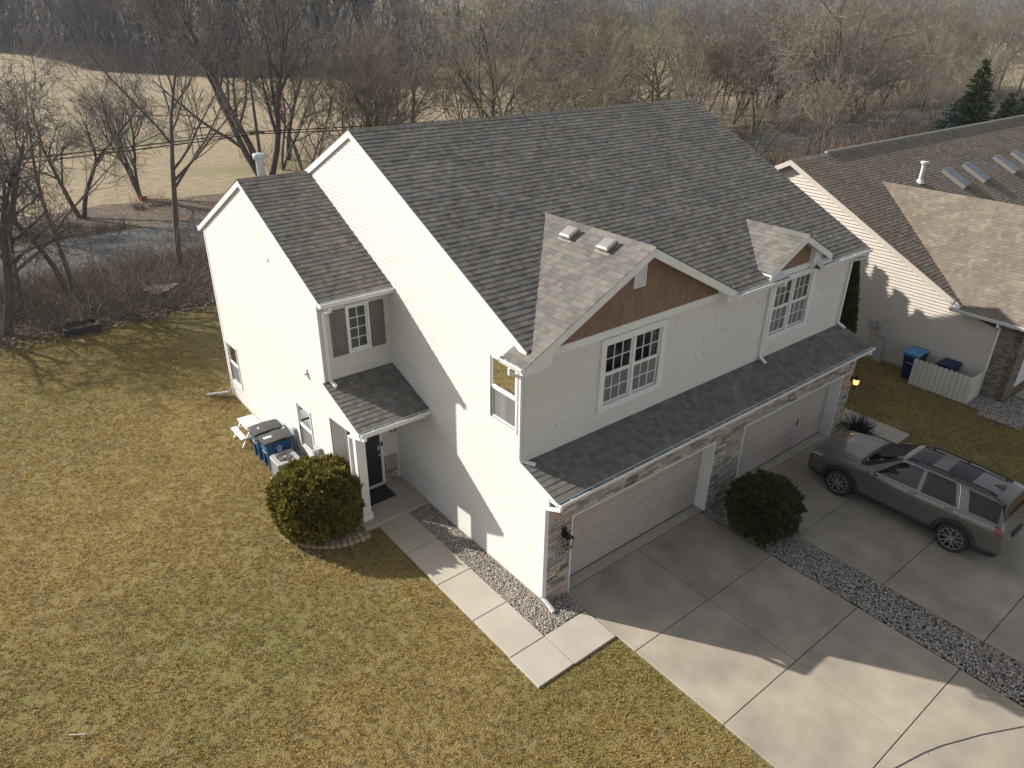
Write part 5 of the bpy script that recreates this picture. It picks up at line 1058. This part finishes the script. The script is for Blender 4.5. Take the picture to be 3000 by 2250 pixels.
for (x,y) in pts[:84]:
    k=int(trng.integers(0,6)); place_tree('bare_tree',TH[k],(float(x),float(y),0),float(trng.uniform(0,6.28)),float(trng.uniform(.78,1.12)),'bare grey brown tree in the thicket beyond the road','bare trees of the thicket beyond the road')
for (x,y) in [(24,26),(29,28.5),(34,25.5),(40,28),(46,27),(52,24.5),(57,28.5),(70,28.5),(78,26.5),(86,28.5),(95,29),(104,28)]:
    k=int(trng.choice([0,2,4,5])); place_tree('bare_tree',TH[k],(float(x),float(y),0),float(trng.uniform(0,6.28)),float(trng.uniform(.62,.85)),'bare tree between the back lawns and the road','bare trees between the back lawns and the road')
# tall trees at the edge of the far woods on the left
FW=[gen_tree(41,17,.22,1,11,.35,.42,(6,5,4),.12,.08,barkc=(.085,.078,.075),twigc=(.15,.138,.13),tw=.024,depth=3),gen_tree(42,18,.26,2,10,.35,.45,(6,5,4),.12,.08,barkc=(.075,.07,.068),twigc=(.145,.13,.14),tw=.024,depth=3),gen_tree(43,15,.20,1,12,.3,.5,(6,6,4),.15,.07,barkc=(.095,.085,.08),twigc=(.16,.14,.13),tw=.024,depth=3)]
edge=[(8,262),(19,246),(26,215),(28,190),(27.5,168),(31,159),(36,150),(43,139),(52,134),(62,130),(72,128)]
def along(t):
    t=t*(len(edge)-1); i=min(int(t),len(edge)-2); f=t-i; return (edge[i][0]*(1-f)+edge[i+1][0]*f,edge[i][1]*(1-f)+edge[i+1][1]*f)
for i in range(64):
    x,y=along((i+trng.random())/64); o=trng.random()**1.3*14; x+=o*.8+trng.normal()*.8; y+=o*.5
    place_tree('tall_bare_tree',FW[int(trng.integers(0,3))],(x,y,float(hill(np.array(x),np.array(y)))-.05),float(trng.uniform(0,6.28)),float(trng.uniform(.8,1.2)),'tall bare tree at the edge of the woods across the field','tall bare trees at the edge of the far woods')
# the far wood as one mass: low-poly bare trees
def low_tree(seed,H):
    rng=np.random.default_rng(seed); Wd=Wood(); g=.85+.3*rng.random()
    pts,_=curve(np.array([0,0,-.3]),np.array([rng.normal()*.06,rng.normal()*.06,1.]),H*.9,5,rng,.1,.02); rad=np.linspace(.20,.04,6); Wd.tube(pts,rad,4,np.array((.095,.085,.078))*g)
    for k in range(20):
        f=.22+.78*(k+rng.random())/20; i=min(int(f*5),4); fr=f*5-i; p=pts[i]*(1-fr)+pts[i+1]*fr; a=rng.random()*6.28; el=.35+.8*f*rng.random()
        d=np.array([math.cos(a),math.sin(a),el+.35]); d/=np.linalg.norm(d); L=H*(.34-.18*f)*(.6+.6*rng.random()); q,_=curve(p,d,L,3,rng,.25,.06); Wd.tube(q,np.linspace(.075,.035,4),3,np.array((.155,.138,.126))*g)
        for m in range(4):
            ff=.25+.75*rng.random(); j=min(int(ff*3),2); pp=q[j]*(1-(ff*3-j))+q[j+1]*(ff*3-j); d2=d+perp(d,rng)*.7+np.array([0,0,.2]); d2/=np.linalg.norm(d2); e=pp+d2*L*(.25+.35*rng.random()); Wd.tube(np.array([pp,e]),[.06,.03],3,np.array((.18,.162,.15))*g)
    return np.concatenate(Wd.V),np.concatenate(Wd.F),np.concatenate(Wd.C)
LT=[low_tree(60+i,1.0*h) for i,h in enumerate((15,17,13,16))]
def forest(name,pos,label):
    Vs=[];Fs=[];Cs=[];n=0
    for (x,y,z,s) in pos:
        V,Fq,C=LT[int(trng.integers(0,len(LT)))]; a=trng.uniform(0,6.28); c_,s_=math.cos(a),math.sin(a)
        W=np.stack([(V[:,0]*c_-V[:,1]*s_)*s+x,(V[:,0]*s_+V[:,1]*c_)*s+y,V[:,2]*s+z],1); Vs.append(W); Fs.append(Fq+n); Cs.append(C*trng.uniform(.8,1.2)); n+=len(V)
    f=np.concatenate(Fs); o=link(bpy.data.objects.new(name,me_np(name,np.concatenate(Vs),f.ravel(),np.full(len(f),4),BARK,np.concatenate(Cs)))); tag(o,label,'woods',kind='stuff'); return o
pos=[]
FE=[(-30,300),(10,268),(34,210),(38,178),(50,152),(66,140),(84,138),(110,150),(150,175),(200,215),(262,262),(330,252),(352,190),(352,150),(372,110),(400,70)]
FEd=np.concatenate([[0],np.cumsum(np.hypot(*np.diff(np.array(FE,float),axis=0).T))])
def feat(t):
    t=float(np.interp(t*FEd[-1],FEd,np.arange(len(FE)))); i=min(int(t),len(FE)-2); f=t-i; return np.array([FE[i][0]*(1-f)+FE[i+1][0]*f,FE[i][1]*(1-f)+FE[i+1][1]*f])
for i in range(440):
    p=feat((i+trng.random())/440); dep=trng.random()**1.5*80; dv=p-np.array([-8,-9]); dv/=np.linalg.norm(dv); p=p+dv*dep+trng.normal(size=2)*2
    pos.append((p[0],p[1],float(hill(p[0],p[1]))-.1,trng.uniform(.95,1.45)))
FLOOR2=ground_mat('far_litter',(.075,.062,.052),[((.11,.09,.072),.3,.42,.62)],bump=.5,bscale=2); WF=[]; NF=40
for i in range(NF+1):
    p=feat(i/NF); dv=p-np.array([-8,-9]); dv/=np.linalg.norm(dv)
    for k in range(7): w_=p+dv*(k*(45 if k<5 else 130)-4); WF.append((w_[0],w_[1],float(hill(w_[0],w_[1]))+(.12 if k<2 else 1.8)))
o=link(bpy.data.objects.new('far_woodland_floor',me_np('far_woodland_floor',WF,np.array([[i*7+k,i*7+k+1,(i+1)*7+k+1,(i+1)*7+k] for i in range(NF) for k in range(6)]).ravel(),np.full(NF*6,4),FLOOR2,smooth=True))); tag(o,'brown leaf covered ground under the far woods','ground',kind='structure')
def farband(n):
    q=np.array([feat(k) for k in trng.random(n)]); dv=q-np.array([-8,-9]); dv/=np.linalg.norm(dv,axis=1,keepdims=True); q=q+dv*(4+trng.random((n,1))**1.3*70); return q[:,0],q[:,1]
FB=farband
forest('far_woods',pos,'hazy grey bare woods closing the view beyond the field')
# brush: real stems, many, joined
def brush(name,n,region,h,label,cols,lay=.4,r=.007,seg=2):
    x,y=region(n); n=len(x); L=h[0]+(h[1]-h[0])*trng.random(n)**1.6; a=trng.random(n)*6.28; tilt=.15+lay*trng.random(n); d=np.stack([np.cos(a)*tilt,np.sin(a)*tilt,np.ones(n)],1); d/=np.linalg.norm(d,axis=1,keepdims=True)
    P0=np.stack([x,y,np.full(n,-.08)],1); b=trng.normal(size=(n,3))*.34; P1=P0+d*L[:,None]*.5+b*L[:,None]*.3; P2=P0+(d+b*1.1)*L[:,None]; P2[:,2]-=L*.12
    col=np.array(cols)[trng.integers(0,len(cols),n)]*(.7+.6*trng.random((n,1)))
    k=3; Vs=[]; t=np.arange(3)*2.0944
    side=np.stack([-d[:,1],d[:,0],np.zeros(n)],1); side/=np.linalg.norm(side,axis=1,keepdims=True)+1e-9; s2=np.cross(d,side)
    def ring(P,rr): return P[:,None]+(side[:,None]*np.cos(t)[None,:,None]+s2[:,None]*np.sin(t)[None,:,None])*(rr*(.7+.6*trng.random(n)))[:,None,None]
    V=np.concatenate([ring(P0,r*1.3),ring(P1,r),ring(P2,r*.5)] if seg==2 else [ring(P0,r*1.3),ring(P2,r*.5)],1).reshape(-1,3); nv=3*(seg+1)
    base=np.array([[i*3+j,i*3+(j+1)%3,(i+1)*3+(j+1)%3,(i+1)*3+j] for i in range(seg) for j in range(3)]); Fq=(base[None]+nv*np.arange(n)[:,None,None]).reshape(-1)
    o=link(bpy.data.objects.new(name,me_np(name,V,Fq,np.full(n*3*seg,4),BARK,np.repeat(col,nv,0)))); tag(o,label,'brush',kind='stuff'); return o
def clump(x0,x1,y0,y1,thr,sc=2.6,seed=5):
    def f(n):
        x=trng.uniform(x0,x1,n*3); y=trng.uniform(y0,y1,n*3); m=noise2(x,y,sc,seed)>thr; return x[m][:n],y[m][:n]
    return f
BRC=[(.20,.165,.135),(.25,.21,.17),(.15,.125,.105),(.30,.26,.21),(.21,.16,.13)]
brush('brush',12500,clump(-18,4,23.2,31.2,.40),(.4,2.3),'tangled brown brush between the left lawn edge and the road',BRC,2.2)
brush('brush',9000,clump(4,30,24.0,31.2,.38,seed=6),(.4,2.4),'tangled brown brush behind the duplex',BRC,1.8)
brush('brush',9000,clump(30,110,23,31.0,.38,seed=7),(.5,2.6),'brown brush behind the neighbour house',[(.22,.175,.13),(.17,.135,.105),(.28,.22,.15),(.13,.11,.09)],.7,.010)
brush('brush',9500,clump(14,150,38.3,58,.36,3.5,8),(.6,3.4),'dense brush filling the thicket beyond the road',[(.24,.21,.165),(.19,.165,.135),(.29,.245,.18),(.15,.13,.11)],.6,.011)
brush('brush',5000,clump(-20,9,38.4,43.5,.52,3.0,9),(.3,1.4),'low brush along the far verge of the road',BRC,.9,.009)
def edgeband(n):
    t=trng.random(n); q=np.array([along(k) for k in t]); o=trng.random(n)**1.4*16-3; return q[:,0]+o*.85+trng.normal(size=n)*.8,q[:,1]+o*.5
brush('brush',13000,edgeband,(1.0,4.8),'reddish brush at the foot of the far woods',[(.15,.12,.108),(.125,.105,.097),(.175,.14,.123)],.4,.03,1)
brush('brush',9000,FB,(3.5,13),'grey undergrowth filling the far woods',[(.13,.115,.108),(.105,.095,.09),(.155,.135,.125)],.35,.085,1)
brush('dry_reeds',12000,clump(60,330,60,215,.50,14,12),(.6,1.9),'dry tan reeds across the wet end of the field',[(.34,.26,.16),(.29,.22,.14),(.38,.30,.19),(.25,.19,.125)],.3,.03,1)
# leaf litter flakes at the lawn edge
LEAF=mat('dead_leaf',(0,0,0),.9,.1,9,attr=True)
def leaves(name,n,region,label,s=.045,z=.0):
    x,y=region(n); n=len(x); a=trng.random(n)*6.28; q=np.array([(-1,-.6),(1,-.6),(1,.6),(-1,.6)])*s; sc=.6+.8*trng.random(n)
    X=(q[:,0][None]*np.cos(a)[:,None]-q[:,1][None]*np.sin(a)[:,None])*sc[:,None]+x[:,None]; Y=(q[:,0][None]*np.sin(a)[:,None]+q[:,1][None]*np.cos(a)[:,None])*sc[:,None]+y[:,None]; Z=z+trng.random((n,4))*.05
    col=np.array([(.27,.20,.14),(.20,.14,.095),(.34,.26,.19),(.15,.105,.075)])[trng.integers(0,4,n)]
    o=link(bpy.data.objects.new(name,me_np(name,np.stack([X,Y,Z],-1).reshape(-1,3),np.arange(4*n),np.full(n,4),LEAF,np.repeat(col,4,0)))); tag(o,label,'leaves',kind='stuff')
leaves('fallen_leaves',9000,clump(-16,12,22.4,31,.25,3,15),'dead leaves strewn under the trees behind the lawn',.06)
leaves('fallen_leaves',130,lambda n:(-3.1+trng.normal(size=n)*.45,4.95+trng.normal(size=n)*.35),'few orange brown leaves caught along the tan edging blocks',.02,.0)
# ---- evergreens
NEEDLE=mat('foliage_gold',(0,0,0),.75,.1,4,attr=True,spec=.25,trans=.25)
def sprays(V,Fs,C,pos,nrm,size,cols,rng,n=3,up=.35):
    """little fan-shaped leaf sprays at pos, pointing along nrm"""
    m=len(pos); out=[]
    for k in range(n):
        d=nrm+rng.normal(size=(m,3))*.55+np.array([0,0,up]); d/=np.linalg.norm(d,axis=1,keepdims=True); s=np.cross(d,rng.normal(size=(m,3))); s/=np.linalg.norm(s,axis=1,keepdims=True)+1e-9
        L=size*(.6+.8*rng.random((m,1))); w=L*.14; b=pos-d*L*.3
        tri=np.stack([b-s*w*.5,b+s*w*.5,b+d*L*.65+s*w,b+d*L,b+d*L*.65-s*w],1); out.append(tri)
    T_=np.concatenate(out); k=len(T_); c=np.array(cols)[rng.integers(0,len(cols),k)]*(.75+.5*rng.random((k,1))); b0=sum(len(v) for v in V)
    V.append(T_.reshape(-1,3)); C.append(np.repeat(c,5,0)); Fs.append((np.array([0,1,2,3,4])[None]+5*np.arange(k)[:,None]).ravel()+b0)
def globe_bush(name,loc,rx,ry,h,n,cols,core,label,seed,size=.13):
    rng=np.random.default_rng(seed); r=empty(name,loc,label=label,cat='shrub')
    d=rng.normal(size=(n,3)); d/=np.linalg.norm(d,axis=1,keepdims=True); d=d[d[:,2]>-.72]; d=d/((np.abs(d)**2.7).sum(1,keepdims=True)**(1/2.7)); lump=.77+.42*noise2(d[:,0]*3+d[:,2]*2+9,d[:,1]*3-d[:,2]*1.7+5,.62,seed)+.05*rng.normal(size=len(d))*.4
    rad=1-.22*rng.random(len(d))**2.2; hz=h/2; P=d*lump[:,None]*rad[:,None]*np.array([rx,ry,hz])+np.array([0,0,hz*1.0])
    V=[];Fs=[];C=[]; sprays(V,Fs,C,P,d,size,cols,rng,3)
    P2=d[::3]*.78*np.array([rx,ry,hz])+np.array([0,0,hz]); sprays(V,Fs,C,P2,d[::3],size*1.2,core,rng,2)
    v=np.concatenate(V); fl=np.concatenate(Fs); m=me_np('foliage',v,fl,np.full(len(fl)//5,5),NEEDLE,np.concatenate(C)); o=link(bpy.data.objects.new('foliage',m)); o.parent=r
    # inner woody mass
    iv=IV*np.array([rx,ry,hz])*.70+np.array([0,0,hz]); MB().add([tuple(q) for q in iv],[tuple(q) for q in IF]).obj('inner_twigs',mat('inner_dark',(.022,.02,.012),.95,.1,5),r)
    MB().tube([(0,0,-.1),(.02,0,hz*.6)],[.07,.04],8).obj('stem',mat('stem_brown',(.1,.075,.055),.9,.1,5),r); return r
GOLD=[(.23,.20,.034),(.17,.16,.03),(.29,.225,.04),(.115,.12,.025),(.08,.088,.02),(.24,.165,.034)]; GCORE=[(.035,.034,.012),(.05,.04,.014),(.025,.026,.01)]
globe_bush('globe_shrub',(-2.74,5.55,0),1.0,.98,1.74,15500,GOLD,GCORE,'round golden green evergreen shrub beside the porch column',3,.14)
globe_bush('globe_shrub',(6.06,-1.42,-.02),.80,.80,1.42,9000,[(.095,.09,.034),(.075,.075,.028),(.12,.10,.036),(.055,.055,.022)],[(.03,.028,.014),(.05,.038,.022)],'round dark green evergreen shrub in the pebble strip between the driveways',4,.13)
def column_tree(name,loc,w,h,n,cols,label,seed):
    rng=np.random.default_rng(seed); r=empty(name,loc,label=label,cat='tree'); t=rng.random(n); a=rng.random(n)*6.28; prof=np.sin(np.clip(t*1.02,0,1)**.55*np.pi)**.6*np.where(t>.5,1-.35*(t-.5)*2,1); rr=w/2*np.maximum(prof,.12)*(1-.18*rng.random(n)**2)*(.92+.16*noise2(a*2,t*9,1.,seed))
    P=np.stack([np.cos(a)*rr,np.sin(a)*rr,t*h],1); d=np.stack([np.cos(a),np.sin(a),np.full(n,.5)],1); d/=np.linalg.norm(d,axis=1,keepdims=True); V=[];Fs=[];C=[]; sprays(V,Fs,C,P,d,.16,cols,rng,2,.8); fl=np.concatenate(Fs)
    o=link(bpy.data.objects.new('crown',me_np('crown',np.concatenate(V),fl,np.full(len(fl)//5,5),NEEDLE,np.concatenate(C)))); o.parent=r
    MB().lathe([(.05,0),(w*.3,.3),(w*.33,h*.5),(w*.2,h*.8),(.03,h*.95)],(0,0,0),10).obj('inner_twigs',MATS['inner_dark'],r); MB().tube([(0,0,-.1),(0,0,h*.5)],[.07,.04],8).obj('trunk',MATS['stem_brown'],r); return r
column_tree('columnar_evergreen',(15.1,2.0,0),1.05,4.75,5200,[(.06,.075,.02),(.085,.09,.022),(.045,.055,.018),(.13,.115,.025)],'tall narrow evergreen between the duplex and the neighbour wall',5)
for (yy_,hh_,nn_) in ((8.4,7.1,'tallest'),(7.5,6.6,'second tallest'),(6.6,6.0,'middle'),(5.7,5.5,'lower')): column_tree('columnar_evergreen',(15.3,yy_,0),1.9,hh_,4200,[(.06,.075,.02),(.085,.09,.022),(.045,.055,.018)],nn_+' narrow evergreen of the row behind the duplex corner',int(yy_*10))
column_tree('columnar_evergreen',(15.9,3.9,0),1.0,4.1,3600,[(.06,.075,.02),(.085,.09,.022),(.045,.055,.018)],'shorter narrow evergreen hidden behind the duplex corner',6)
def spruce(name,loc,h,w,cols,label,seed,group=None):
    rng=np.random.default_rng(seed); r=empty(name,loc,label=label,cat='tree',group=group); V=[];Fs=[];C=[]; tiers=int(h/.26)
    Ps=[];Ds=[]
    for i in range(tiers):
        t=(i+.3)/tiers; z=h*(.04+.95*t); R_=w/2*(1-t)**.85*rng.uniform(.82,1.08)+.06
        for k in range(int(7+9*(1-t))):
            a=rng.random()*6.28; m=int(4+22*R_/ (w/2)); s=np.linspace(.15,1,m)+rng.normal(size=m)*.02; rr=s*R_*(.8+.35*rng.random()); x=np.cos(a)*rr; y=np.sin(a)*rr; zz=z-.22*rr+.10*rr**2/ max(R_,.3)
            off=rng.normal(size=(m,2))*.09*(1-.4*s)[:,None]; Ps.append(np.stack([x+off[:,0],y+off[:,1],zz+rng.normal(size=m)*.03],1)); Ds.append(np.tile([np.cos(a),np.sin(a),.12],(m,1)))
    sprays(V,Fs,C,np.concatenate(Ps),np.concatenate(Ds),.34,cols,rng,2,.12); fl=np.concatenate(Fs)
    o=link(bpy.data.objects.new('crown',me_np('crown',np.concatenate(V),fl,np.full(len(fl)//5,5),NEEDLE,np.concatenate(C)))); o.parent=r
    MB().tube([(0,0,-.1),(0,0,h*.5),(0,0,h*.97)],[.16,.1,.02],8).obj('trunk',MATS['stem_brown'],r)
SPB=[(.055,.085,.065),(.075,.105,.085),(.04,.062,.045),(.10,.13,.11)]; SPG=[(.06,.085,.03),(.045,.065,.025),(.085,.11,.04),(.035,.05,.022)]
spruce('spruce_tree',(66.6,18.8,0),8.6,5.2,SPG,'tallest green spruce behind the neighbour roof ridge',1)
spruce('spruce_tree',(61.5,18.6,0),5.4,5.0,SPB,'squat blue grey spruce behind the neighbour roof ridge',2)
spruce('spruce_tree',(70.3,17.3,0),5.8,4.4,SPG,'small yellow green spruce beside the tallest spruce',3)
spruce('spruce_tree',(75.5,17.2,0),7.4,4.6,SPB,'pale blue spruce farthest along the neighbour roof ridge',4)
for i,(x,y,s) in enumerate([(330,112,13),(338,106,11)]): spruce('spruce_tree',(x,y,float(hill(x,y))),s,5.5,SPG,'dark conifer high on the wooded rise','dark conifers on the wooded rise') if False else None
# dark wiry shrub by the right pier
rng9=np.random.default_rng(9); r=empty('wiry_shrub',(12.55,-.55,0),label='low dark leafless shrub at the foot of the right stone pier',cat='shrub'); Wd=Wood()
for k in range(420):
    a=rng9.random()*6.28; t=.2+.9*rng9.random(); d=np.array([math.cos(a)*t,math.sin(a)*t,1.]); d/=np.linalg.norm(d); q,_=curve(np.array([rng9.normal()*.1,rng9.normal()*.12,0]),d,.25+.5*rng9.random(),3,rng9,.35,.0); Wd.tube(q,np.linspace(.009,.004,4),3,np.array((.05,.04,.035))*(.6+.9*rng9.random()))
o=link(bpy.data.objects.new('stems',Wd.mesh('stems'))); o.parent=r
# ---- lawn grass blades
GRASS=ground_mat('grass_blade',(.58,.41,.155),[((.41,.325,.10),.16,.36,.68),((.45,.345,.135),1.1,.48,.66)],bump=.0,bscale=1)
def grass_mat():
    m=GRASS; N=m.node_tree.nodes; L=m.node_tree.links; P=N['Principled BSDF']; src=P.inputs['Base Color'].links[0].from_socket
    at=N.new('ShaderNodeAttribute'); at.attribute_name='Col'; mx=N.new('ShaderNodeMix'); mx.data_type='RGBA'; mx.blend_type='MULTIPLY'; mx.inputs[0].default_value=1; L.new(src,mx.inputs[6]); L.new(at.outputs['Color'],mx.inputs[7]); L.new(mx.outputs[2],P.inputs['Base Color'])
    for l in list(P.inputs['Normal'].links): L.remove(l)
    t=N.new('ShaderNodeBsdfTranslucent'); L.new(mx.outputs[2],t.inputs[0]); ms_=N.new('ShaderNodeMixShader'); ms_.inputs[0].default_value=.25; L.new(P.outputs[0],ms_.inputs[1]); L.new(t.outputs[0],ms_.inputs[2]); L.new(ms_.outputs[0],N['Material Output'].inputs[0])
grass_mat()
EXC=[(-1.6,-1.66,.57,4.7),(.5,-14,5.47,.1),(5.43,-14,6.62,.1),(6.57,-14,13.0,.1),(12.95,-1.58,13.87,2.1),(-.7,-.75,.6,4.7),(-.02,0,12.45,14.1),(-1.95,4.66,.05,14.0),(18.58,-2.5,60,14),(17.45,-3.6,60,-1.7),(18.6,-14,60,0),(-2.92,7.65,-2.1,8.42)]
def grass(name,n,x0,x1,y0,y1,h,w,label,dens=None,seed=1):
    g=np.random.default_rng(seed); x=g.uniform(x0,x1,n); y=g.uniform(y0,y1,n); k=np.ones(n,bool)
    for a,b,c,d in EXC: k&=~((x>a)&(x<c)&(y>b)&(y<d))
    k&=~((np.hypot(x-BC[0],y-BC[1])<1.6)&(y<6.7)&(x<-1.8)); 
    # tufts: pull blades towards clump centres
    if dens is not None: k&=g.random(n)<dens(x,y)
    x=x[k];y=y[k];n=len(x); cl=noise2(x,y,.16,seed+2,2)
    kk=cl>.34; x=x[kk];y=y[kk];cl=cl[kk];n=len(x)
    a=g.normal(size=n)*.9+noise2(x,y,.9,seed+4)*9; L=h*(.55+.8*g.random(n))*(.75+.5*cl); lean=.55+.9*g.random(n); d=np.stack([np.cos(a)*lean,np.sin(a)*lean,np.ones(n)],1); d/=np.linalg.norm(d,axis=1,keepdims=True)
    s=np.stack([-np.sin(a),np.cos(a),np.zeros(n)],1)*(w*(.6+.8*g.random(n)))[:,None]; P=np.stack([x,y,np.full(n,-.032)],1); tip=P+d*L[:,None]; tip[:,2]-=.15*L
    mid=P+d*(L*.55)[:,None]+np.array([0,0,.004])
    V=np.stack([P-s*.6,P+s*.6,mid+s*.5,tip,mid-s*.5],1).reshape(-1,3)
    t=.50+.85*g.random((n,1)); col=np.repeat(np.concatenate([t*(.95+.12*g.random((n,1))),t,t*(.85+.3*g.random((n,1)))],1),5,0)
    o=link(bpy.data.objects.new(name,me_np(name,V,np.arange(5*n),np.full(n,5),GRASS,col))); tag(o,label,'grass',kind='stuff'); return o
grass('grass',200000,-11.5,.6,-6.5,12.0,.062,.0075,'short straw and olive grass on the near lawn',seed=1,dens=lambda x,y:np.clip(1.15-(np.hypot(x+8,y+9)-8)/40,.4,1))
grass('grass',58000,-13,-1.85,12,23.4,.075,.011,'short straw and olive grass on the lawn behind the house',seed=2)
grass('grass',38000,12.4,18.6,-5,7,.07,.011,'shaded lawn grass between the two houses',seed=3)
grass('grass',9000,-6,.6,-7.0,-1.6,.06,.0075,'grass strip between path end and driveway',seed=4)
# ------------------------------------------------------------------ small far things
POLE=mat('pole_wood',(.10,.085,.07),.9,.2,6)
up=empty('utility_pole',(9.85,40.0,0),label='leaning wooden utility pole beyond the road',cat='pole'); MB().tube([(0,0,-.3),(.0,0,7.7)],[.13,.09],10).obj('shaft',POLE,up,smooth=True); MB().bar((-.5,0,4.42),(.5,0,4.42),.05,.07).obj('crossarm',POLE,up)
up2=empty('utility_pole',(54.0,40.0,0),label='wooden utility pole inside the thicket beyond the road',cat='pole'); MB().tube([(0,0,-.3),(0,0,7.7)],[.13,.09],10).obj('shaft',POLE,up2,smooth=True); MB().bar((-.5,0,4.42),(.5,0,4.42),.05,.07).obj('crossarm',POLE,up2)
def wire(xs_,z,dy,label,sag):
    P=[]
    for a,b in zip(xs_[:-1],xs_[1:]):
        for i in range(13): t=i/12; P.append((a+(b-a)*t,40+dy,z-sag*4*t*(1-t)))
    o=MB().tube(P,.036,5).obj('overhead_wire',BLACK); tag(o,label,'wire')
wire([-34,9.85,54,98,142],4.52,-.12,'upper black overhead wire strung along the road',.42); wire([-34,9.85,54,98,142],4.36,.10,'lower black overhead wire strung along the road',.55)
rb=empty('red_tub',(3.3,45.0,0),label='small red tub lying on the field edge beyond the road',cat='tub'); REDP=mat('red_plastic',(.30,.02,.02),.5,.08,4)
rb.scale=(.55,.55,.5); MB().lathe([(.35,0),(.42,.05),(.52,.42),(.56,.44),(.56,.47),(.49,.47),(.40,.08),(0,.07)],(0,0,0),16,cap=False).obj('shell',REDP,rb,smooth=True,angle=40); MB().tube([(-.54,0,.4),(-.6,0,.5),(-.6,.1,.55),(-.54,.12,.42)],.02,6).obj('handle',BLACK,rb)
# timber box at the lawn edge, stump behind
TIM=mat('old_timber',(.045,.042,.038),.9,.25,5,bump=.4,bscale=30)
tb=empty('timber_box',(-4.75,23.1,0),math.radians(-4),label='low dark timber box of brush at the lawn edge',cat='timber box')
for y in (-.42,.42):
    for z in (.0,.14): MB().box((-.66,y-.05,z),(.66,y+.05,z+.13)).obj('timber',TIM,tb)
for x in (-.61,.61):
    for z in (.0,.14): MB().box((x-.05,-.37,z),(x+.05,.37,z+.13)).obj('timber',TIM,tb)
MB().box((-.56,-.37,.02),(.56,.37,.14)).obj('soil',LITTER,tb)
st=empty('tree_stump',(-.95,25.7,0),label='wide pale cut stump in the brush behind the house',cat='stump')
mb=MB(); n=22; ra=[.62*(1+.16*math.sin(3*t*6.28/n+1)+.10*math.sin(5*t*6.28/n)) for t in range(n)]
mb.add([(ra[i]*1.25*math.cos(i*6.283/n),ra[i]*1.05*math.sin(i*6.283/n),-.1) for i in range(n)]+[(ra[i]*1.1*math.cos(i*6.283/n),ra[i]*.92*math.sin(i*6.283/n),.24+.04*math.cos(i)) for i in range(n)],[(i,(i+1)%n,(i+1)%n+n,i+n) for i in range(n)]); mb.obj('bark',mat('stump_bark',(.10,.082,.066),.95,.2,9,bump=.5,bscale=30),st)
MB().add([(ra[i]*1.1*math.cos(i*6.283/n),ra[i]*.92*math.sin(i*6.283/n),.243+.04*math.cos(i)) for i in range(n)],[tuple(range(n))]).obj('cut_face',mat('cut_wood',(.30,.255,.19),.9,.25,7,bump=.3,bscale=20),st)
# twig on the lawn
o=MB().tube([(-8.95,2.86,.0),(-8.86,2.76,.03),(-8.72,2.66,.035),(-8.55,2.64,.02)],[.008,.011,.012,.006],6).obj('fallen_twig',mat('pale_twig',(.50,.46,.38),.8,.1,9)); tag(o,'pale curved twig lying on the lawn','twig')
# ------------------------------------------------------------------ haze
HZ=True
if HZ:
    hm=bpy.data.materials.new('haze'); hm.use_nodes=True; N=hm.node_tree.nodes; N.remove(N['Principled BSDF']); pv=N.new('ShaderNodeVolumePrincipled'); pv.inputs['Density'].default_value=.00022; pv.inputs['Color'].default_value=(.70,.80,.95,1); pv.inputs['Anisotropy'].default_value=.2
    hm.node_tree.links.new(pv.outputs[0],N['Material Output'].inputs['Volume'])
    o=MB().box((-950,-650,-2),(1550,1550,48)).obj('haze',hm); tag(o,'thin pale winter haze over the field and woods','haze',kind='stuff')
